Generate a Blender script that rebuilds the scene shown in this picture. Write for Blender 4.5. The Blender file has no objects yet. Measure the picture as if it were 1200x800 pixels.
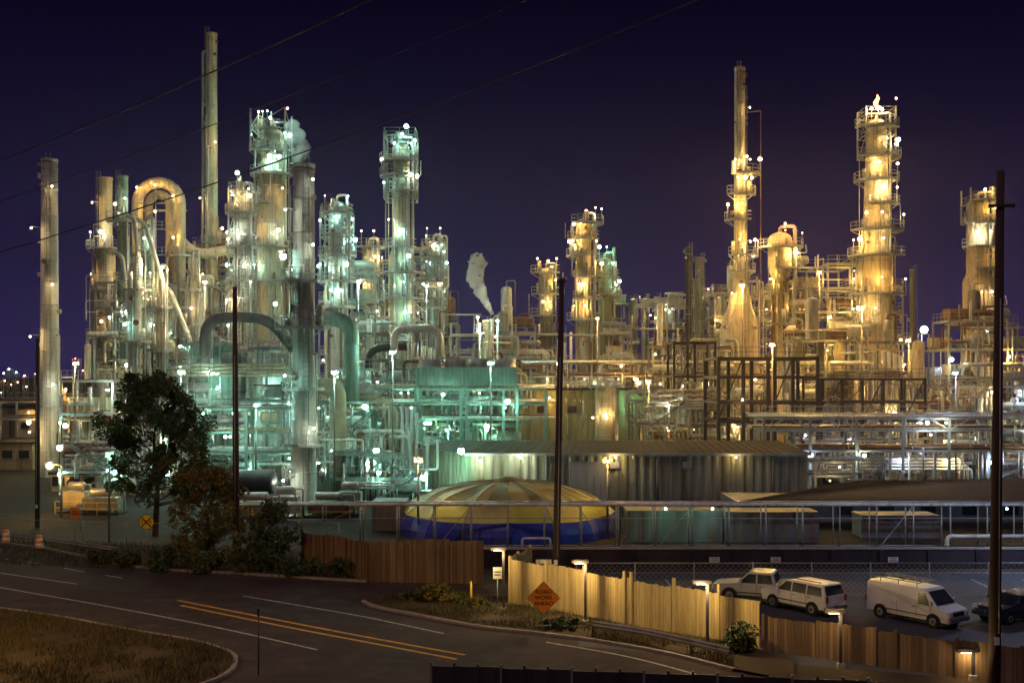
import bpy, math, random
from mathutils import Vector, Matrix
random.seed(7)
F=1333.33; H=12.0; HOR=440.0
LP=8.5
def X(px,d): return (px-600)*d/F
def Z(py,d): return H-(py-HOR)*d/F
def G(px,py):
    d=H*F/(py-HOR); return ((px-600)*d/F, d)
sc=bpy.context.scene
# ---------------------------------------------------------------- materials
MATS={}
def mat(name,c1,c2=None,scale=1.2,rough=.55,metal=0.0,dirt=None,dirtamt=.35,zs=.35,bump=0.0,spec=.4):
    m=bpy.data.materials.new(name); m.use_nodes=True; nt=m.node_tree; N=nt.nodes; L=nt.links
    b=N['Principled BSDF']; c2=c2 or tuple(x*.6 for x in c1)
    tc=N.new('ShaderNodeTexCoord'); mp=N.new('ShaderNodeMapping'); mp.inputs['Scale'].default_value=(1,1,zs)
    L.new(tc.outputs['Object'],mp.inputs['Vector'])
    n=N.new('ShaderNodeTexNoise'); n.inputs['Scale'].default_value=scale; n.inputs['Detail'].default_value=7; n.inputs['Roughness'].default_value=.65
    L.new(mp.outputs[0],n.inputs['Vector'])
    r=N.new('ShaderNodeValToRGB'); r.color_ramp.elements[0].position=.35; r.color_ramp.elements[1].position=.65
    r.color_ramp.elements[0].color=(*c2,1); r.color_ramp.elements[1].color=(*c1,1)
    L.new(n.outputs[0],r.inputs[0]); out=r.outputs[0]
    if dirt:
        n2=N.new('ShaderNodeTexNoise'); n2.inputs['Scale'].default_value=scale*2.3; n2.inputs['Detail'].default_value=9
        mp2=N.new('ShaderNodeMapping'); mp2.inputs['Scale'].default_value=(1,1,zs*.35); mp2.inputs['Location'].default_value=(5,3,1)
        L.new(tc.outputs['Object'],mp2.inputs['Vector']); L.new(mp2.outputs[0],n2.inputs['Vector'])
        r2=N.new('ShaderNodeValToRGB'); r2.color_ramp.elements[0].position=.5; r2.color_ramp.elements[1].position=.72
        r2.color_ramp.elements[0].color=(0,0,0,1); r2.color_ramp.elements[1].color=(dirtamt*2,)*3+(1,)
        L.new(n2.outputs[0],r2.inputs[0])
        mx=N.new('ShaderNodeMix'); mx.data_type='RGBA'; L.new(r2.outputs[0],mx.inputs[0]); L.new(out,mx.inputs[6]); mx.inputs[7].default_value=(*dirt,1)
        out=mx.outputs[2]
    L.new(out,b.inputs['Base Color'])
    mr=N.new('ShaderNodeMapRange'); mr.inputs[3].default_value=max(.05,rough-.12); mr.inputs[4].default_value=min(1,rough+.15)
    L.new(n.outputs[0],mr.inputs[0]); L.new(mr.outputs[0],b.inputs['Roughness'])
    b.inputs['Metallic'].default_value=metal; b.inputs['Specular IOR Level'].default_value=spec
    if bump:
        bp=N.new('ShaderNodeBump'); bp.inputs['Strength'].default_value=bump; bp.inputs['Distance'].default_value=.05
        n3=N.new('ShaderNodeTexNoise'); n3.inputs['Scale'].default_value=scale*8; n3.inputs['Detail'].default_value=6
        L.new(tc.outputs['Object'],n3.inputs['Vector']); L.new(n3.outputs[0],bp.inputs['Height']); L.new(bp.outputs[0],b.inputs['Normal'])
    MATS[name]=m; return name
def emis(name,c,s):
    m=bpy.data.materials.new(name); m.use_nodes=True; b=m.node_tree.nodes['Principled BSDF']
    b.inputs['Base Color'].default_value=(*c,1); b.inputs['Emission Color'].default_value=(*c,1); b.inputs['Emission Strength'].default_value=s
    m.cycles.emission_sampling='NONE'; MATS[name]=m
rust=(.16,.07,.03)
mat('beige',(.58,.50,.35),(.40,.34,.23),dirt=rust,dirtamt=.35)
mat('silver',(.60,.60,.57),(.36,.37,.35),rough=.36,metal=.45,dirt=(.18,.15,.11),dirtamt=.25)
mat('white',(.74,.74,.68),(.52,.52,.47),dirt=(.22,.15,.08),dirtamt=.35)
mat('stackgrey',(.47,.47,.42),(.30,.30,.27),scale=.8,rough=.65,dirt=(.13,.09,.06),dirtamt=.4)
mat('galv',(.40,.41,.39),(.25,.26,.25),rough=.5,metal=.3)
mat('steelgreen',(.26,.37,.32),(.16,.24,.2),dirt=rust,dirtamt=.3)
mat('steelgrey',(.22,.22,.21),(.12,.12,.115),dirt=rust,dirtamt=.3)
mat('darksteel',(.045,.04,.045),(.025,.022,.025),dirt=rust,dirtamt=.1)
mat('rusty',(.2,.1,.055),(.1,.05,.025),scale=2)
mat('grating',(.11,.115,.11),(.06,.065,.06),scale=4)
mat('concrete',(.36,.34,.3),(.25,.24,.21),scale=.4,rough=.9,zs=1,bump=.2)
mat('yardgravel',(.045,.04,.034),(.025,.022,.02),scale=.25,rough=.95,zs=1,bump=.4,dirt=(.015,.013,.012),dirtamt=.5,spec=.1)
mat('dirtground',(.085,.065,.045),(.045,.035,.025),scale=.3,rough=1,zs=1,bump=.5,spec=.1)
mat('asphalt',(.066,.046,.050),(.040,.028,.032),scale=.35,rough=.9,zs=1,bump=.25,dirt=(.095,.07,.066),dirtamt=.3,spec=.15)
mat('lotasphalt',(.075,.075,.095),(.045,.046,.06),scale=.3,rough=.8,zs=1,bump=.2,spec=.25)
mat('paintwhite',(.6,.58,.54),(.28,.26,.25),scale=3,rough=.8,zs=1)
mat('paintyellow',(.85,.42,.04),(.5,.24,.02),scale=3,rough=.8,zs=1)
mat('kerbstone',(.3,.27,.25),(.2,.17,.16),scale=2,rough=.9,zs=1)
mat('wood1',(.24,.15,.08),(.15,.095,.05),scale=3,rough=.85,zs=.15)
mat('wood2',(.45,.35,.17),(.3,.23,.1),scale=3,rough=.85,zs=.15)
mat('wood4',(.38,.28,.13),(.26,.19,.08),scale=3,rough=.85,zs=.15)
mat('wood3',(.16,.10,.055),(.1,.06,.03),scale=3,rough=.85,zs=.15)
mat('polewood',(.08,.05,.042),(.045,.028,.025),scale=2.5,rough=.9,zs=.1,bump=.4)
mat('corrwall',(.34,.34,.25),(.24,.24,.17),scale=.5,rough=.6,metal=.2,dirt=(.12,.09,.05),dirtamt=.45,zs=.25)
mat('corrroof',(.06,.055,.055),(.035,.03,.03),scale=.6,rough=.8,metal=.0,dirt=(.08,.05,.03),dirtamt=.2,spec=.2)
mat('tanwall',(.38,.36,.2),(.26,.25,.13),scale=.5,dirt=(.12,.1,.05))
mat('tarpgrey',(.30,.28,.12),(.16,.15,.065),scale=.7,rough=.55,zs=1,bump=.3)
mat('tarpyellow',(.52,.50,.08),(.38,.38,.06),scale=.9,rough=.5,zs=1)
mat('tarpblue',(.03,.05,.45),(.02,.03,.28),scale=.9,rough=.45,zs=1)
mat('tarptan',(.46,.42,.17),(.32,.29,.11),scale=.9,rough=.5,zs=1,bump=.2)
mat('ducttan',(.42,.33,.22),(.3,.24,.16),scale=.9,rough=.55,zs=1)
mat('container',(.16,.15,.15),(.1,.09,.09),scale=.8,dirt=rust)
mat('wallpurple',(.055,.042,.05),(.035,.028,.034),scale=.6,rough=.95,bump=.3,spec=.1)
mat('bark',(.1,.07,.045),(.05,.035,.025),scale=5,rough=.95)
mat('leafdark',(.06,.09,.03),(.03,.05,.015),scale=3,rough=.6,zs=1)
mat('leafmid',(.11,.13,.035),(.055,.07,.018),scale=3,rough=.6,zs=1)
mat('leafgold',(.22,.17,.03),(.12,.09,.02),scale=3,rough=.6,zs=1)
mat('grassdry',(.15,.115,.045),(.075,.055,.02),scale=2,rough=.9,zs=1)
mat('grassgreen',(.07,.085,.025),(.035,.042,.015),scale=2,rough=.9,zs=1)
mat('carwhite',(.78,.78,.76),(.7,.7,.68),scale=1,rough=.3,spec=.6)
mat('cargrey',(.4,.4,.41),(.34,.34,.35),scale=1,rough=.3,spec=.6)
mat('cardark',(.04,.05,.08),(.03,.035,.06),scale=1,rough=.25,spec=.7)
mat('glass',(.02,.025,.03),(.015,.02,.025),scale=1,rough=.1,spec=.8)
mat('tyre',(.02,.02,.02),(.012,.012,.012),rough=.9)
mat('chrome',(.6,.6,.6),(.5,.5,.5),rough=.25,metal=.9)
mat('blackplastic',(.02,.02,.022),(.015,.015,.015),rough=.6)
mat('redlens',(.4,.01,.01),(.3,.01,.01),rough=.3)
mat('signorange',(.85,.28,.03),(.75,.24,.03),rough=.5)
mat('signyellow',(.85,.6,.03),(.75,.5,.03),rough=.5)
mat('signwhite',(.8,.8,.78),(.7,.7,.68),rough=.5)
mat('signblack',(.01,.01,.01),(.01,.01,.01),rough=.6)
mat('window',(.03,.03,.035),(.02,.02,.025),rough=.2)
COL={'c':(.44,1.0,.82),'g':(.32,1.0,.58),'w':(.90,1.0,.76),'y':(1.0,.55,.12),'o':(1.0,.70,.29),'b':(.50,.68,1.0),'r':(1,.12,.05)}
for k,c in COL.items(): emis('bulb_'+k,tuple(min(1,.3+.7*v) for v in c),14 if k!='r' else 5)
emis('flame',(1,.5,.12),7)
# ---------------------------------------------------------------- mesh builder
class MB:
    def __init__(s,name,origin=(0,0,0)):
        s.name=name; s.o=Vector(origin); s.V=[]; s.Fa=[]; s.Mi=[]; s.Sm=[]; s.ms=[]; s.lights=[]
    def mi(s,m):
        if m not in s.ms: s.ms.append(m)
        return s.ms.index(m)
    def face(s,pts,m,sm=False):
        b=len(s.V); s.V.extend([tuple(p) for p in pts]); s.Fa.append(tuple(range(b,b+len(pts)))); s.Mi.append(s.mi(m)); s.Sm.append(sm)
    def box(s,c,sz,m,rz=0):
        cx,cy,cz=c; a,b_,h=sz[0]/2,sz[1]/2,sz[2]/2; ca,sa=math.cos(rz),math.sin(rz); b=len(s.V)
        for dz in(-h,h):
            for dx,dy in((-a,-b_),(a,-b_),(a,b_),(-a,b_)):
                s.V.append((cx+dx*ca-dy*sa,cy+dx*sa+dy*ca,cz+dz))
        k=s.mi(m)
        for f in((3,2,1,0),(4,5,6,7),(0,1,5,4),(1,2,6,5),(2,3,7,6),(3,0,4,7)):
            s.Fa.append(tuple(b+i for i in f)); s.Mi.append(k); s.Sm.append(False)
    def cyl(s,p0,p1,r0,m,r1=None,n=8,caps=True,sm=True):
        p0=Vector(p0);p1=Vector(p1); r1=r0 if r1 is None else r1
        d=(p1-p0)
        if d.length<1e-5: return
        d.normalize(); u=d.orthogonal() if abs(d.z)<.99 else Vector((1,0,0)); u=(u-d*u.dot(d)).normalized(); v=d.cross(u); b=len(s.V)
        for p,r in((p0,r0),(p1,r1)):
            for i in range(n):
                a=2*math.pi*i/n; s.V.append(tuple(p+u*(r*math.cos(a))+v*(r*math.sin(a))))
        k=s.mi(m)
        for i in range(n):
            j=(i+1)%n; s.Fa.append((b+i,b+j,b+n+j,b+n+i)); s.Mi.append(k); s.Sm.append(sm)
        if caps:
            s.Fa.append(tuple(b+i for i in reversed(range(n)))); s.Fa.append(tuple(b+n+i for i in range(n))); s.Mi+= [k,k]; s.Sm+=[False,False]
    def bar(s,p0,p1,w,m): s.cyl(p0,p1,w*.7,m,n=4,sm=False,caps=False)
    def lathe(s,cx,cy,prof,m,n=24):
        b=len(s.V); k=s.mi(m)
        for r,z in prof:
            for i in range(n):
                a=2*math.pi*i/n; s.V.append((cx+r*math.cos(a),cy+r*math.sin(a),z))
        for q in range(len(prof)-1):
            for i in range(n):
                j=(i+1)%n; o=b+q*n; s.Fa.append((o+i,o+j,o+n+j,o+n+i)); s.Mi.append(k); s.Sm.append(True)
    def sweep(s,pts,rs,m,n=8):
        pts=[Vector(p) for p in pts]; b=len(s.V); k=s.mi(m); u=None
        for i,p in enumerate(pts):
            d=(pts[min(i+1,len(pts)-1)]-pts[max(i-1,0)])
            if d.length<1e-6: d=Vector((0,0,1))
            d.normalize()
            if u is None: u=d.orthogonal()
            u=(u-d*u.dot(d))
            if u.length<1e-4: u=d.orthogonal()
            u.normalize(); v=d.cross(u); r=rs if not isinstance(rs,(list,tuple)) else rs[i]
            for q in range(n):
                a=2*math.pi*q/n; s.V.append(tuple(p+u*(r*math.cos(a))+v*(r*math.sin(a))))
        for i in range(len(pts)-1):
            for q in range(n):
                j=(q+1)%n; o=b+i*n; s.Fa.append((o+q,o+j,o+n+j,o+n+q)); s.Mi.append(k); s.Sm.append(True)
        e=b+(len(pts)-1)*n
        s.Fa.append(tuple(b+q for q in reversed(range(n)))); s.Fa.append(tuple(e+q for q in range(n))); s.Mi+=[k,k]; s.Sm+=[False,False]
    def pipe(s,pts,r,m,n=7,bend=None,arc=3,flange=True):
        pts=[Vector(p) for p in pts]; bend=bend or r*2.2; out=[pts[0]]
        for i in range(1,len(pts)-1):
            a,p,c=pts[i-1],pts[i],pts[i+1]; d1=(a-p);d2=(c-p); l=min(bend,d1.length*.48,d2.length*.48)
            if l<1e-3: continue
            A=p+d1.normalized()*l; C=p+d2.normalized()*l
            for t in range(arc+1):
                t/=arc; out.append(A*(1-t)**2+p*(2*t*(1-t))+C*t*t)
        out.append(pts[-1]); s.sweep(out,r,m,n)
        if flange and r>.12:
            for i in range(len(pts)-1):
                d=pts[i+1]-pts[i]
                if d.length>bend*3:
                    q=pts[i]+d.normalized()*(bend*1.1); dn=d.normalized(); s.cyl(q,q+dn*.09,r*1.35,m,n=n)
    def drum(s,p0,p1,r,m,n=14):
        p0=Vector(p0);p1=Vector(p1);d=(p1-p0).normalized(); P=[];R=[]
        for t in(0,.25,.5,.75,1): P.append(p0-d*(r*.5*math.cos(t*math.pi/2))); R.append(max(.02,r*math.sin(t*math.pi/2)))
        for t in(1,.75,.5,.25,0): P.append(p1+d*(r*.5*math.cos(t*math.pi/2))); R.append(max(.02,r*math.sin(t*math.pi/2)))
        s.sweep(P,R,m,n)
    def rail(s,p0,p1,m='galv',h=1.1,w=.045,sp=1.5,toe=True):
        p0=Vector(p0);p1=Vector(p1);L=(p1-p0).length
        if L<.2:return
        up=Vector((0,0,1))
        for hh in(h,h*.52): s.bar(p0+up*hh,p1+up*hh,w,m)
        n=max(1,int(L/sp))
        for i in range(n+1):
            q=p0.lerp(p1,i/n); s.bar(q,q+up*h,w,m)
    def ladder(s,x,y,z0,z1,m='galv',ax='x',cage=True):
        dx,dy=(.25,0) if ax=='x' else (0,.25)
        for q in(-1,1): s.bar((x+dx*q,y+dy*q,z0),(x+dx*q,y+dy*q,z1),.05,m)
        z=z0
        while z<z1: s.bar((x-dx,y-dy,z),(x+dx,y+dy,z),.03,m); z+=.45
        if cage:
            z=z0+2.2
            while z<z1:
                for a in range(6):
                    a0=math.pi+a*math.pi/6;a1=a0+math.pi/6
                    s.bar((x+.4*math.cos(a0),y+.6*math.sin(a0),z),(x+.4*math.cos(a1),y+.6*math.sin(a1),z),.035,m)
                z+=1.3
            if z1-z0>3:
                for a in(1.25,1.5,1.75): s.bar((x+.4*math.cos(a*math.pi),y+.6*math.sin(a*math.pi),z0+2.2),(x+.4*math.cos(a*math.pi),y+.6*math.sin(a*math.pi),z1),.03,m)
    def ball(s,c,r,m,n=8):
        s.lathe(c[0],c[1],[(r*math.sin(math.pi*i/6)+.001,c[2]-r*math.cos(math.pi*i/6)) for i in range(7)],m,n)
    def lamp(s,p,k='w',P=100,r=.17,pole=True,light=True):
        x,y,z=p; s.ball(p,r,'bulb_'+k,8)
        s.cyl((x,y,z+r*.75),(x,y,z+r*1.5),r*1.15,'galv',r1=r*.4,n=8)
        if pole: s.bar((x,y,z+r),(x,y+.5,z+r*2),.05,'galv')
        if light: s.lights.append((p,k,P,r*1.12))
    def make(s,loc=None,rz=0,parent=None,scale=1):
        me=bpy.data.meshes.new(s.name); o=s.o
        me.from_pydata([(v[0]-o.x,v[1]-o.y,v[2]-o.z) for v in s.V],[],s.Fa)
        for m in s.ms: me.materials.append(MATS[m])
        me.polygons.foreach_set('material_index',s.Mi); me.polygons.foreach_set('use_smooth',s.Sm); me.update()
        ob=bpy.data.objects.new(s.name,me); sc.collection.objects.link(ob); ob.location=loc if loc is not None else o; ob.rotation_euler[2]=rz; ob.scale=(scale,)*3
        if parent: ob.parent=parent
        for i,(p,k,P,r) in enumerate(s.lights):
            ld=bpy.data.lights.new('lamp_light','POINT'); ld.energy=P*LP; ld.color=COL[k]; ld.shadow_soft_size=r
            lo=bpy.data.objects.new('lamp_light_%d'%i,ld); sc.collection.objects.link(lo); lo.parent=ob; lo.location=(p[0]-o.x,p[1]-o.y,p[2]-o.z)
        return ob
R=random.Random(11)
RB=[.08,.1,.12,.15,.2,.3]
# ---------------------------------------------------------------- column / stack
def platform(b,cx,cy,z,ri,w,a0,a1,m='grating',rm='galv'):
    n=max(4,int((a1-a0)/(math.pi/9))); ro=ri+w
    for i in range(n):
        t0=a0+(a1-a0)*i/n; t1=a0+(a1-a0)*(i+1)/n
        c0,s0,c1,s1=math.cos(t0),math.sin(t0),math.cos(t1),math.sin(t1)
        A=(cx+ri*c0,cy+ri*s0);B=(cx+ro*c0,cy+ro*s0);C=(cx+ro*c1,cy+ro*s1);D=(cx+ri*c1,cy+ri*s1)
        b.face([(*A,z),(*B,z),(*C,z),(*D,z)],m); b.face([(*D,z-.12),(*C,z-.12),(*B,z-.12),(*A,z-.12)],m)
        b.face([(*B,z-.2),(*C,z-.2),(*C,z+.12),(*B,z+.12)],rm)
        for hh in(.6,1.15): b.bar((*B,z+hh),(*C,z+hh),.05,rm)
        b.bar((*B,z),(*B,z+1.15),.05,rm)
        if i%2==0: b.bar((cx+ri*.98*c0,cy+ri*.98*s0,z-1.0),(*B,z-.1),.07,rm)
    for t in(a0,a1):
        A=(cx+ri*math.cos(t),cy+ri*math.sin(t));B=(cx+ro*math.cos(t),cy+ro*math.sin(t))
        for hh in(.6,1.15): b.bar((*A,z+hh),(*B,z+hh),.05,rm)
def tower(name,px,d,top,w,plats=(),m='beige',lk='w',P=90,segs=None,pipes=2,dome=True,frame=None,side=1,toplamp=None,pw=1.1,pm='silver',lampn=2,ladder=True,wash=(),risers=None):
    cx=X(px,d); cy=d; b=MB(name,(cx,cy,0)); s=d/F; r=w/2*s; zt=Z(top,d)
    prof=[(r,0)]
    if segs:
        prof=[]
        for (py,ww) in segs: prof.append((ww/2*s,max(0,Z(py,d))))
        r=segs[-1][1]/2*s
    zc=zt-(r*.7 if dome else 0); prof.append((r,zc))
    if dome:
        for i in range(1,6): a=i*math.pi/10; prof.append((r*math.cos(a)+.001,zc+r*.7*math.sin(a)))
    else: prof+= [(r*1.06,zc),(r*1.06,zc+.35),(r*.85,zc+.35),(r*.85,zc-1.5)]
    b.lathe(cx,cy,prof,m,28)
    def rad(z):
        for i in range(len(prof)-1):
            (r0,z0),(r1,z1)=prof[i],prof[i+1]
            if z0<=z<=z1 and z1>z0: return r0+(r1-r0)*(z-z0)/(z1-z0)
        return r
    z=3
    while z<zc:
        rr=rad(z); b.lathe(cx,cy,[(rr,z),(rr+.05,z),(rr+.05,z+.11),(rr,z+.11)],'galv' if R.random()<.4 else m,28); z+=R.uniform(2.0,3.2)
    for _ in range(int(zt/2.5)):
        a=R.uniform(math.pi,2*math.pi); z=R.uniform(3,zc); rr=rad(z); q=R.uniform(.12,.3)
        b.cyl((cx+rr*.9*math.cos(a),cy+rr*.9*math.sin(a),z),(cx+(rr+.35)*math.cos(a),cy+(rr+.35)*math.sin(a),z),q,m,n=10); b.cyl((cx+(rr+.3)*math.cos(a),cy+(rr+.3)*math.sin(a),z),(cx+(rr+.38)*math.cos(a),cy+(rr+.38)*math.sin(a),z),q*1.35,R.choice(['rusty','steelgrey',pm]),n=10)
    nr=risers if risers is not None else (6 if plats else 0)
    for i in range(nr):
        a=R.uniform(-1.0,.0)*math.pi; pr=R.choice([.06,.08,.12,.18]); z0=R.uniform(0,zt*.5); z1=R.uniform(zt*.5,zt*.97); ra=max(rad(z0),rad(z1))+pr+R.uniform(.15,.4)
        u=(math.cos(a),math.sin(a)); b.pipe([(cx+u[0]*rad(z1)*.9,cy+u[1]*rad(z1)*.9,z1),(cx+u[0]*ra,cy+u[1]*ra,z1),(cx+u[0]*ra,cy+u[1]*ra,z0),(cx+u[0]*(ra+.6),cy+u[1]*(ra+.6),z0)],pr,R.choice([pm,'steelgrey','galv','beige','rusty']),n=7)
    for i,py in enumerate(plats):
        z=Z(py,d) ; rr=rad(z)
        a0=R.uniform(-1.25,-.6)*math.pi; span=R.uniform(.55,1.3)*math.pi; ww=pw*R.uniform(.8,1.4)
        platform(b,cx,cy,z,rr,ww,a0,a0+span)
        for q in range(lampn):
            a=a0+span*R.uniform(.05,.95)
            if math.sin(a)>.3: a=-a
            ra=rr+ww*.95
            p=(cx+ra*math.cos(a),cy+ra*math.sin(a),z+2.2)
            b.lamp(p,lk if R.random()<.68 else R.choice('woo'),P*R.uniform(.5,1.8)*1.2,R.choice(RB),pole=False)
            b.bar((p[0],p[1],z),(p[0],p[1],z+2.3),.06,'galv')
        for q in range(2):
            a=R.uniform(-.95,-.05)*math.pi; q2=(cx+(rr+.5)*math.cos(a),cy+(rr+.5)*math.sin(a)); b.cyl((*q2,z),(*q2,z+R.uniform(.8,2.4)),R.uniform(.1,.35),R.choice([pm,m,'steelgrey']),n=8)
        if R.random()<.5 and i+1<len(plats):
            a=R.choice([-.9,-.1,-.75,-.25])*math.pi; q2=(cx+(rr+ww)*math.cos(a),cy+(rr+ww)*math.sin(a)); b.bar((*q2,z),(*q2,Z(plats[i+1],d)),.12,'galv')
    if ladder:
        pl=sorted([Z(p,d) for p in plats])
        zs=[2]+pl+[zc]
        for i in range(len(zs)-1):
            if zs[i+1]-zs[i]>1.5:
                sx=(-1 if i%2 else 1)*r*.45; rr=rad(zs[i])
                b.ladder(cx+sx,cy-math.sqrt(max(.01,rr*rr-sx*sx))-.25,max(0,zs[i]),zs[i+1]+1,'steelgrey')
    for i in range(pipes):
        pr=R.uniform(.1,.3); a=(-.12 if side>0 else -.88)*math.pi+R.uniform(-.25,.25)+i*.35*(-side)
        ra=r+pr+.25; ztop=zt+.5+i*.2 if (i==0 and dome) else R.uniform(.4,.95)*zt
        x1=cx+ra*math.cos(a); y1=cy+ra*math.sin(a); zb=R.uniform(1,zt*.3)
        if segs and not dome: ztop=min(ztop,zt*.45); x1=cx+(rad(zb)+pr+.3)*math.cos(a); y1=cy+(rad(zb)+pr+.3)*math.sin(a)
        if i==0 and dome: b.pipe([(cx,cy,zc),(cx,cy,ztop+.3),(x1,y1,ztop+.3),(x1,y1,zb)],pr,pm,n=9)
        else: b.pipe([(cx,cy,ztop),(x1,y1,ztop),(x1,y1,zb),(x1+side*1.5,y1,zb)],pr*.8,pm,n=9)
    if frame:
        z0=Z(frame[0],d);z1=Z(frame[1],d);hw=frame[2]*s/2
        cs=[(cx-hw,cy-hw),(cx+hw,cy-hw),(cx+hw,cy+hw),(cx-hw,cy+hw)]
        for c in cs: b.box((*c,(z0+z1)/2),(.22,.22,z1-z0),'galv')
        z=z0;k=0
        while z<=z1+.01:
            for i in range(4):
                p,q=cs[i],cs[(i+1)%4]; b.bar((*p,z),(*q,z),.13,'galv')
                if z+3<z1+.5:
                    b.bar((*p,z) if (k+i)%2 else (*q,z),(*q,z+3) if (k+i)%2 else (*p,z+3),.09,'galv')
                b.rail((*p,z),(*q,z))
            if k%2==0:
                a=R.choice(cs[:2]); b.lamp((a[0],a[1]-.2,z+2.2),lk,P*R.uniform(.5,1.3),.15)
            z+=3;k+=1
    if toplamp: b.lamp((cx+.3,cy-r-.3,zt+1.0),toplamp,P,.2)
    for (py,side_,k,PP) in wash:  # bracket lamps added to wash the shaft with light
        z=Z(py,d); rr=rad(z); p=(cx+side_*(rr+.25),cy-rr-1.3,z); b.lamp(p,k,PP,.12,pole=False); b.bar((cx+side_*rr*.6,cy-rr*.7,z+.2),(p[0],p[1],z+.2),.08,'galv')
    return b
# ---------------------------------------------------------------- process unit
def unit(name,px0,px1,top,d,depth,seed,lk='c',nl=8,P=260,lv=3.8,pd=1.0,steel='galv',zb=0.0,var=2,bay=4.6,mats=('silver','silver','white','beige','galv','stackgrey','steelgrey','rusty'),deck=.6):
    r=random.Random(seed); x0=X(px0,d);x1=X(px1,d);y0=d;y1=d+depth;zt=Z(top,d); b=MB(name,((x0+x1)/2,(y0+y1)/2,0))
    nl_=max(1,round(zt/lv)); lh=zt/nl_; nx=max(1,round((x1-x0)/bay)); ny=max(1,round(depth/5.0))
    bx=(x1-x0)/nx; by=depth/ny
    hm=[[max(1,nl_-r.choice([0,0,1,var])) for j in range(ny)] for i in range(nx)]
    hm[r.randrange(nx)][r.randrange(ny)]=nl_
    def hh(i,j): return hm[i][j] if 0<=i<nx and 0<=j<ny else 0
    for i in range(nx+1):
        for j in range(ny+1):
            k=max(hh(i,j),hh(i-1,j),hh(i,j-1),hh(i-1,j-1))
            b.box((x0+i*bx,y0+j*by,k*lh/2),(.24,.24,k*lh),steel)
    for i in range(nx):
        for j in range(ny+1):
            for k in range(1,max(hh(i,j),hh(i,j-1))+1):
                b.box((x0+(i+.5)*bx,y0+j*by,k*lh-.15),(bx-.24,.14,.28),steel)
                if j==0 or k==hh(i,j) : b.rail((x0+i*bx,y0+j*by-(.1 if j==0 else 0),k*lh),(x0+(i+1)*bx,y0+j*by-(.1 if j==0 else 0),k*lh))
            if j==0 and r.random()<.35:
                k=r.randrange(0,hm[i][0]); a,c=(i,i+1) if r.random()<.5 else (i+1,i)
                b.bar((x0+a*bx,y0,k*lh),(x0+c*bx,y0,(k+1)*lh),.11,steel)
    for i in range(nx+1):
        for j in range(ny):
            for k in range(1,max(hh(i,j),hh(i-1,j))+1):
                b.box((x0+i*bx,y0+(j+.5)*by,k*lh-.15),(.14,by-.24,.28),steel)
                if i in(0,nx): b.rail((x0+i*bx,y0+j*by,k*lh),(x0+i*bx,y0+(j+1)*by,k*lh))
    for i in range(nx):
        for j in range(ny):
            cx,cy=x0+(i+.5)*bx,y0+(j+.5)*by
            for k in range(0,hm[i][j]+1):
                if k and r.random()<deck: b.box((cx,cy,k*lh+.05),(bx-.3,by-.3,.06),'grating')
                z=k*lh+.1; t=r.random(); mm=r.choice(mats)
                if t<.3:
                    rr=r.uniform(.4,.9); L=bx*r.uniform(.3,.42); b.drum((cx-L,cy-by*.1,z+rr+.5),(cx+L,cy-by*.1,z+rr+.5),rr,mm)
                    for q in(-.6,.6): b.box((cx+L*q,cy-by*.1,z+.3),(.2,rr*1.5,.6),steel)
                    b.pipe([(cx,cy-by*.1,z+2*rr+.4),(cx,cy-by*.1,z+2*rr+1),(cx+L,cy-by*.1,z+2*rr+1),(cx+L,cy,z+lh)],.12,mm)
                elif t<.55:
                    rr=r.uniform(.35,.9); hgt=r.uniform(.6,1.5)*lh; ex=cx+r.uniform(-.25,.25)*bx
                    b.lathe(ex,cy,[(rr*.9,z),(rr*.9,z+.6),(rr,z+.7),(rr,z+hgt),(rr*.8,z+hgt+rr*.35),(rr*.4,z+hgt+rr*.55),(.01,z+hgt+rr*.6)],mm,14)
                    b.pipe([(ex,cy,z+hgt),(ex,cy,z+hgt+rr+.5),(ex+rr+.5,cy-.3,z+hgt+rr+.5),(ex+rr+.5,cy-.3,z)],r.uniform(.08,.16),r.choice(mats))
                elif t<.68:
                    b.box((cx,cy,z+.7),(bx*.5,by*.45,1.3),mm); b.box((cx,cy,z+1.4),(bx*.55,by*.5,.1),steel)
                elif t<.8:
                    for q in range(5): b.box((cx-bx*.3+q*bx*.15,cy,z+.9),(.08,by*.5,1.5),mm)
    W=x1-x0
    for q in range(int(pd*(nl_*1.6+1))):
        z=r.randrange(1,nl_+1)*lh-.55-r.random()*.6; xa=x0+r.uniform(-.05,.5)*W; xb=x1-r.uniform(-.05,.4)*W
        if xb-xa<2: continue
        y=y0+r.choice([-.5,.5,1,by,by+.8]); rr=r.uniform(.07,.24); mm=r.choice(mats)
        for t in range(r.randint(1,4)):
            zz=z+t*rr*2.6
            ze=zz-r.uniform(1,lh*1.5) ; zs=zz+r.choice([-1,1])*r.uniform(.8,lh)
            b.pipe([(xa+t*rr*3,y,zs),(xa+t*rr*3,y,zz),(xb-t*rr*3,y,zz),(xb-t*rr*3,y,max(.2,ze))],rr,mm)
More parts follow.
